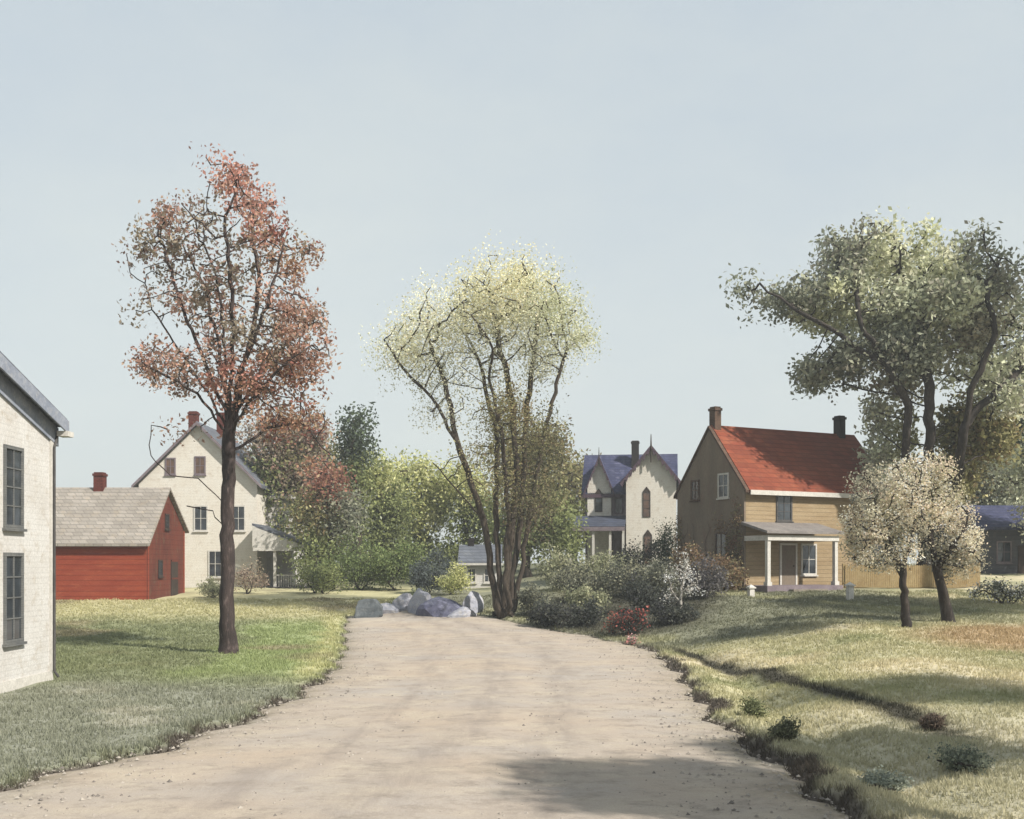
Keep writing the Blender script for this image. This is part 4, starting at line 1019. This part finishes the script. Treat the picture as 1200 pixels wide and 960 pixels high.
shrub('low straggling bush with whitish blossom at the right border', 1178, 48, 2.6, 1.0, GG, 93, leaf=0.1, n=50, lper=36, extra=([(214, 210, 202), (200, 198, 196)], 420, 0.09), name='flower_bush', cat='flower bush')
shrub('small bush dotted with red flowers at the road edge', 738, 45.5, 1.5, 1.25, GD, 90, leaf=0.1, n=50, lper=40, extra=(REDFL, 520, 0.10), name='flower_bush', cat='flower bush')
shrub('tiny clump of pink flowers below the red flower bush', 741, 42.8, 0.6, 0.3, GG, 91, leaf=0.06, n=20, lper=25, extra=([(206, 150, 146), (216, 178, 170), (196, 120, 116)], 160, 0.07), name='flower_clump', cat='flowers', sp=0.07)
shrub('orange-red flowering shoots left of the red flower bush', 718, 46, 0.7, 0.9, GG, 92, leaf=0.08, n=24, lper=26, extra=([(170, 92, 70), (156, 80, 62)], 160, 0.08), name='flower_bush', cat='flower bush', sp=0.1)
# white sapling
T('sapling', 'leaning white-barked sapling with sparse white blossom in the thicket', 'tree', 797, 47,
  [(805, 668, 14, 12, 12, 0), (790, 680, 16, 14, 12, 0), (815, 690, 12, 14, 9, 0), (783, 700, 12, 12, 7, 0), (800, 650, 8, 10, 5, 0)],
  [[(795, 718, 0), (799, 690, 0), (806, 662, 0.1)], [(797, 705, 0), (786, 690, 0.1)], [(799, 695, 0), (812, 684, -0.2)]],
  [[(214, 208, 200), (196, 190, 178), (150, 150, 140), (226, 222, 214)]], 'bark_pale', 0.06, rtip=0.012, step=0.18, leaf=0.085, spread=0.15, lper=16, seed=43, trans='petal')
# climbing creeper on the gable of the red-roofed house
def creeper():
    H = [o for o in bpy.data.objects if o.name == 'red_roofed_house'][0]
    R = np.random.default_rng(77)
    t = empty('climbing_creeper', (H.location[0], H.location[1], ez), H.rotation_euler[2], 'russet creeper spreading up the brown gable wall', 'creeper')
    n = 15000
    y = R.random(n) * 6.0; z = -0.2 + 6.0 * R.random(n) ** 1.5
    top = 2.2 + 1.7 * np.sin(y * 1.1 + 0.6) + 0.8 * np.sin(y * 3.7) + R.normal(size=n) * 0.5
    k = (z < top) & ~((np.abs(y - 1.9) < 0.5) & (z > 1.55) & (z < 3.05)); y, z = y[k], z[k]
    x = -0.1 - np.abs(R.normal(size=len(y))) * (0.10 + 0.35 * np.exp(-z / 1.0))
    P = np.stack([x, y, z], 1); pa = linarr(RUSSET + [(112, 108, 72), (124, 92, 66)])
    cid = ((np.sin(y * 2.3) + np.sin(z * 2.9 + y) + 2) / 4 * len(pa) + R.normal(size=len(y)) * 0.9).astype(int).clip(0, len(pa) - 1)
    np_mesh('leaves', leaf_quads(P, 0.11 * (0.6 + 0.8 * R.random(len(y))), R=R), 4, M['leaf'], pa[cid], t)
    st = []; par = []
    q = MB()
    for k in range(7):
        yy = 0.5 + k * 0.85; p = np.array([-0.09, yy, -0.3])
        for j in range(9):
            p2 = p + np.array([0, R.normal() * 0.22, 0.4 + 0.1 * R.random()]); p2[0] = -0.085
            if p2[1] < 0.1 or p2[1] > 5.8 or (abs(p2[1] - 1.9) < 0.6 and 1.3 < p2[2] < 3.2): break
            q.tube(p, p2, 0.022 - 0.0018 * j, 0.02 - 0.0018 * j, 5); p = p2
    q.build('stems', M['bark_multi'], t)
creeper()
# left side and centre shrubs
LG = 'bushes along the back of the left lawn'
shrub('bright green bush beside the white posts of the left porch', 372, 68, 3.6, 2.6, MIDG, 101, leaf=0.15, n=70, lper=46, group=LG)
shrub('large mid-green bush in the middle behind the left lawn', 420, 72, 5.0, 3.6, [(96, 112, 58), (112, 126, 70), (84, 98, 54)], 102, leaf=0.17, n=100, lper=50, group=LG)
shrub('grass-green bush under the middle lime tree', 462, 72, 4.6, 3.4, [(100, 118, 58), (118, 130, 72), (84, 98, 52)], 103, leaf=0.17, n=100, lper=50, group=LG)
shrub('blue-grey bush above the boulders', 507, 68, 3.6, 2.6, [(76, 84, 84), (88, 96, 88), (66, 72, 76)], 104, leaf=0.15, n=80, lper=46, group=LG)
shrub('fresh green bush between boulders and little cottage', 530, 66, 2.6, 1.8, SPRING, 105, leaf=0.13, n=60, lper=44, group=LG)
shrub('low dusty bush at the corner of the white farmhouse', 250, 64, 1.8, 1.1, GY, 106, leaf=0.11, n=50, lper=40, group=LG)
shrub('pinkish brown bush between maple trunk and left porch', 292, 68, 2.0, 2.3, [(150, 128, 112), (134, 112, 96), (160, 146, 118)], 107, leaf=0.11, n=50, lper=36, group=LG)
# foreground weeds on the right bank
WG = 'weed clumps on the right bank'
for k, (lb, px, Y, w, hh, pal) in enumerate([
    ('dark round weed clump beside the ditch, farther one', 884, 22.3, 0.55, 0.34, [(104, 110, 70), (88, 94, 62), (122, 126, 82)]),
    ('dark round weed clump beside the ditch, nearer one', 919, 19.0, 0.5, 0.30, [(96, 98, 72), (80, 82, 62), (112, 114, 84)]),
    ('grey-green weed clump at the bottom right of the bank', 1128, 16.2, 0.9, 0.32, [(108, 116, 98), (92, 100, 88), (124, 130, 108)]),
    ('small brown tuft on the dry grass of the right bank', 1092, 19.6, 0.35, 0.22, [(112, 96, 80), (92, 78, 68)]),
    ('wide low clump of bluish weeds near the bottom border', 1035, 15.4, 0.9, 0.2, [(130, 138, 124), (116, 124, 112), (140, 144, 122)])]):
    shrub(lb, px, Y, w, hh, pal, 120 + k, leaf=0.05, n=50, lper=40, group=WG, name='weed_clump', cat='weeds', sp=0.1)

# trees beside the road outside the frame: they throw the shade over the foreground; one is added to shade the red roof
def shade_tree(X, Y, zc, r, seed, label, n=110, lper=30):
    R = np.random.default_rng(seed); z0 = g1(X, Y)
    t = empty('roadside_tree', (X, Y, z0), 0, label, 'tree', 'roadside trees to the right of the viewer')
    q = R.normal(size=(n, 3)); q /= np.linalg.norm(q, axis=1)[:, None]; q *= (R.random(n) ** 0.4)[:, None]
    att = np.stack([q[:, 0] * r, q[:, 1] * r, zc + q[:, 2] * r * 0.75], 1)
    N, par = colonize(att, [[(0, 0, -0.1), (0.1, 0, zc * 0.35), (0, 0.1, zc * 0.65)]], 0.5, 0.7, 40, R=R)
    branch_mesh('trunk', N, par, 0.24, 0.015, M['bark_dark'], t)
    cnt = R.poisson(lper * np.exp(R.normal(size=n) * 0.6)); rep = np.repeat(np.arange(n), cnt)
    P = att[rep] + R.normal(size=(len(rep), 3)) * 0.35
    pa = linarr(SAGE); np_mesh('crown', leaf_quads(P, 0.2, R=R), 4, M['leaf'], pa[R.integers(0, len(pa), len(rep))], t)
SHADE = True
if SHADE:
    shade_tree(8.9, 10.6, 6.9, 2.0, 201, 'nearest roadside tree beyond the right border', n=150, lper=80)
    shade_tree(11.8, 13.8, 6.6, 1.7, 203, 'second nearest roadside tree beyond the right border', n=110, lper=80)
    shade_tree(15.0, 19.6, 7.0, 2.2, 202, 'third nearest roadside tree beyond the right border', n=110, lper=60)
    shade_tree(29.2, 53.0, 20.6, 3.0, 205, 'added unseen tall tree beyond the right border, shading the red roof', n=240, lper=110)  # invented tree, placed so its shadow darkens the right half of the roof
    shade_tree(31.0, 37.0, 15.5, 5.2, 204, 'tall roadside tree beyond the right border, farthest and biggest of the row', n=300, lper=110)

# ================================================================== LIGHT, SKY, CAMERA
az_dir = np.array([0.80, -0.60]); az_dir /= np.linalg.norm(az_dir)
EL = math.radians(42)
sun = bpy.data.lights.new('sun', 'SUN'); sun.energy = 5.0; sun.angle = math.radians(1.2); sun.color = (1.0, 0.945, 0.86)
so = bpy.data.objects.new('sun', sun); COL.objects.link(so)
from mathutils import Vector
d = Vector((az_dir[0] * math.cos(EL), az_dir[1] * math.cos(EL), math.sin(EL)))
so.rotation_euler = d.to_track_quat('Z', 'Y').to_euler(); so.location = (40, -30, 50)

w = bpy.data.worlds.new('World'); SC.world = w; w.use_nodes = True
nt = w.node_tree
bg = nt.nodes['Background']
sky = nt.nodes.new('ShaderNodeTexSky'); sky.sky_type = 'NISHITA'; sky.sun_disc = False
sky.sun_elevation = EL; sky.sun_rotation = math.atan2(az_dir[0], az_dir[1])
sky.air_density = 1.2; sky.dust_density = 2.5; sky.ozone_density = 1.5
tc = nt.nodes.new('ShaderNodeTexCoord')
nz = nt.nodes.new('ShaderNodeTexNoise'); nz.inputs['Scale'].default_value = 1.8; nz.inputs['Detail'].default_value = 7; nz.inputs['Roughness'].default_value = 0.62
mp = nt.nodes.new('ShaderNodeMapping'); mp.inputs['Scale'].default_value = (1, 1, 2.2)
nt.links.new(tc.outputs['Generated'], mp.inputs[0]); nt.links.new(mp.outputs[0], nz.inputs[0])
mr = nt.nodes.new('ShaderNodeMapRange'); mr.inputs[1].default_value = 0.18; mr.inputs[2].default_value = 0.78
sx = nt.nodes.new('ShaderNodeSeparateXYZ'); nt.links.new(tc.outputs['Generated'], sx.inputs[0])
gr = nt.nodes.new('ShaderNodeMapRange'); gr.inputs[1].default_value = 0.0; gr.inputs[2].default_value = 0.5; gr.inputs[3].default_value = 0.22; gr.inputs[4].default_value = -0.16; nt.links.new(sx.outputs[2], gr.inputs[0])
ga = nt.nodes.new('ShaderNodeMath'); ga.operation = 'ADD'; nt.links.new(nz.outputs[0], ga.inputs[0]); nt.links.new(gr.outputs[0], ga.inputs[1]); nt.links.new(ga.outputs[0], mr.inputs[0])
veil = nt.nodes.new('ShaderNodeMix'); veil.data_type = 'RGBA'     # thin high overcast of slightly uneven colour
S = 0.10
def sv(c): return tuple(v * 0.825 / ALB / S for v in lin(c)[:3]) + (1,)
veil.inputs[6].default_value = sv((178, 190, 200)); veil.inputs[7].default_value = sv((203, 209, 206)); nt.links.new(mr.outputs[0], veil.inputs[0])
mx = nt.nodes.new('ShaderNodeMix'); mx.data_type = 'RGBA'; mx.inputs[0].default_value = 0.86
nt.links.new(sky.outputs[0], mx.inputs[6]); nt.links.new(veil.outputs[2], mx.inputs[7])
nt.links.new(mx.outputs[2], bg.inputs[0]); bg.inputs[1].default_value = S

cam = bpy.data.cameras.new('camera'); co = bpy.data.objects.new('camera', cam); COL.objects.link(co)
co.location = (0, 0, EYE); co.rotation_euler = (PI / 2, 0, 0)
cam.sensor_width = 36; cam.lens = F / 1200 * 36; cam.shift_y = 0.15; cam.clip_end = 5000; cam.clip_start = 0.1
SC.camera = co
SC.view_settings.view_transform = 'Standard'; SC.view_settings.look = 'None'; SC.view_settings.exposure = 0.60; SC.view_settings.gamma = 1.0
try: SC.view_settings.use_curve_mapping = False
except Exception: pass
SC.cycles.max_bounces = 6; SC.cycles.transparent_max_bounces = 4
SC.cycles.use_denoising = True

# the air of a mild hazy day
hz = MB().box(-260, 260, -70, 380, -3, 60).build('haze', bpy.data.materials.new('haze_air'))
hm = hz.data.materials[0]; hm.use_nodes = True; ht = hm.node_tree
for n in list(ht.nodes): ht.nodes.remove(n)
ho = ht.nodes.new('ShaderNodeOutputMaterial'); hv = ht.nodes.new('ShaderNodeVolumePrincipled')
hv.inputs['Color'].default_value = (0.86, 0.9, 0.92, 1); hv.inputs['Density'].default_value = 0.0009; hv.inputs['Anisotropy'].default_value = 0.0
ht.links.new(hv.outputs[0], ho.inputs['Volume'])
tag(hz, 'pale haze hanging in the air over the whole place', 'haze', kind='stuff')
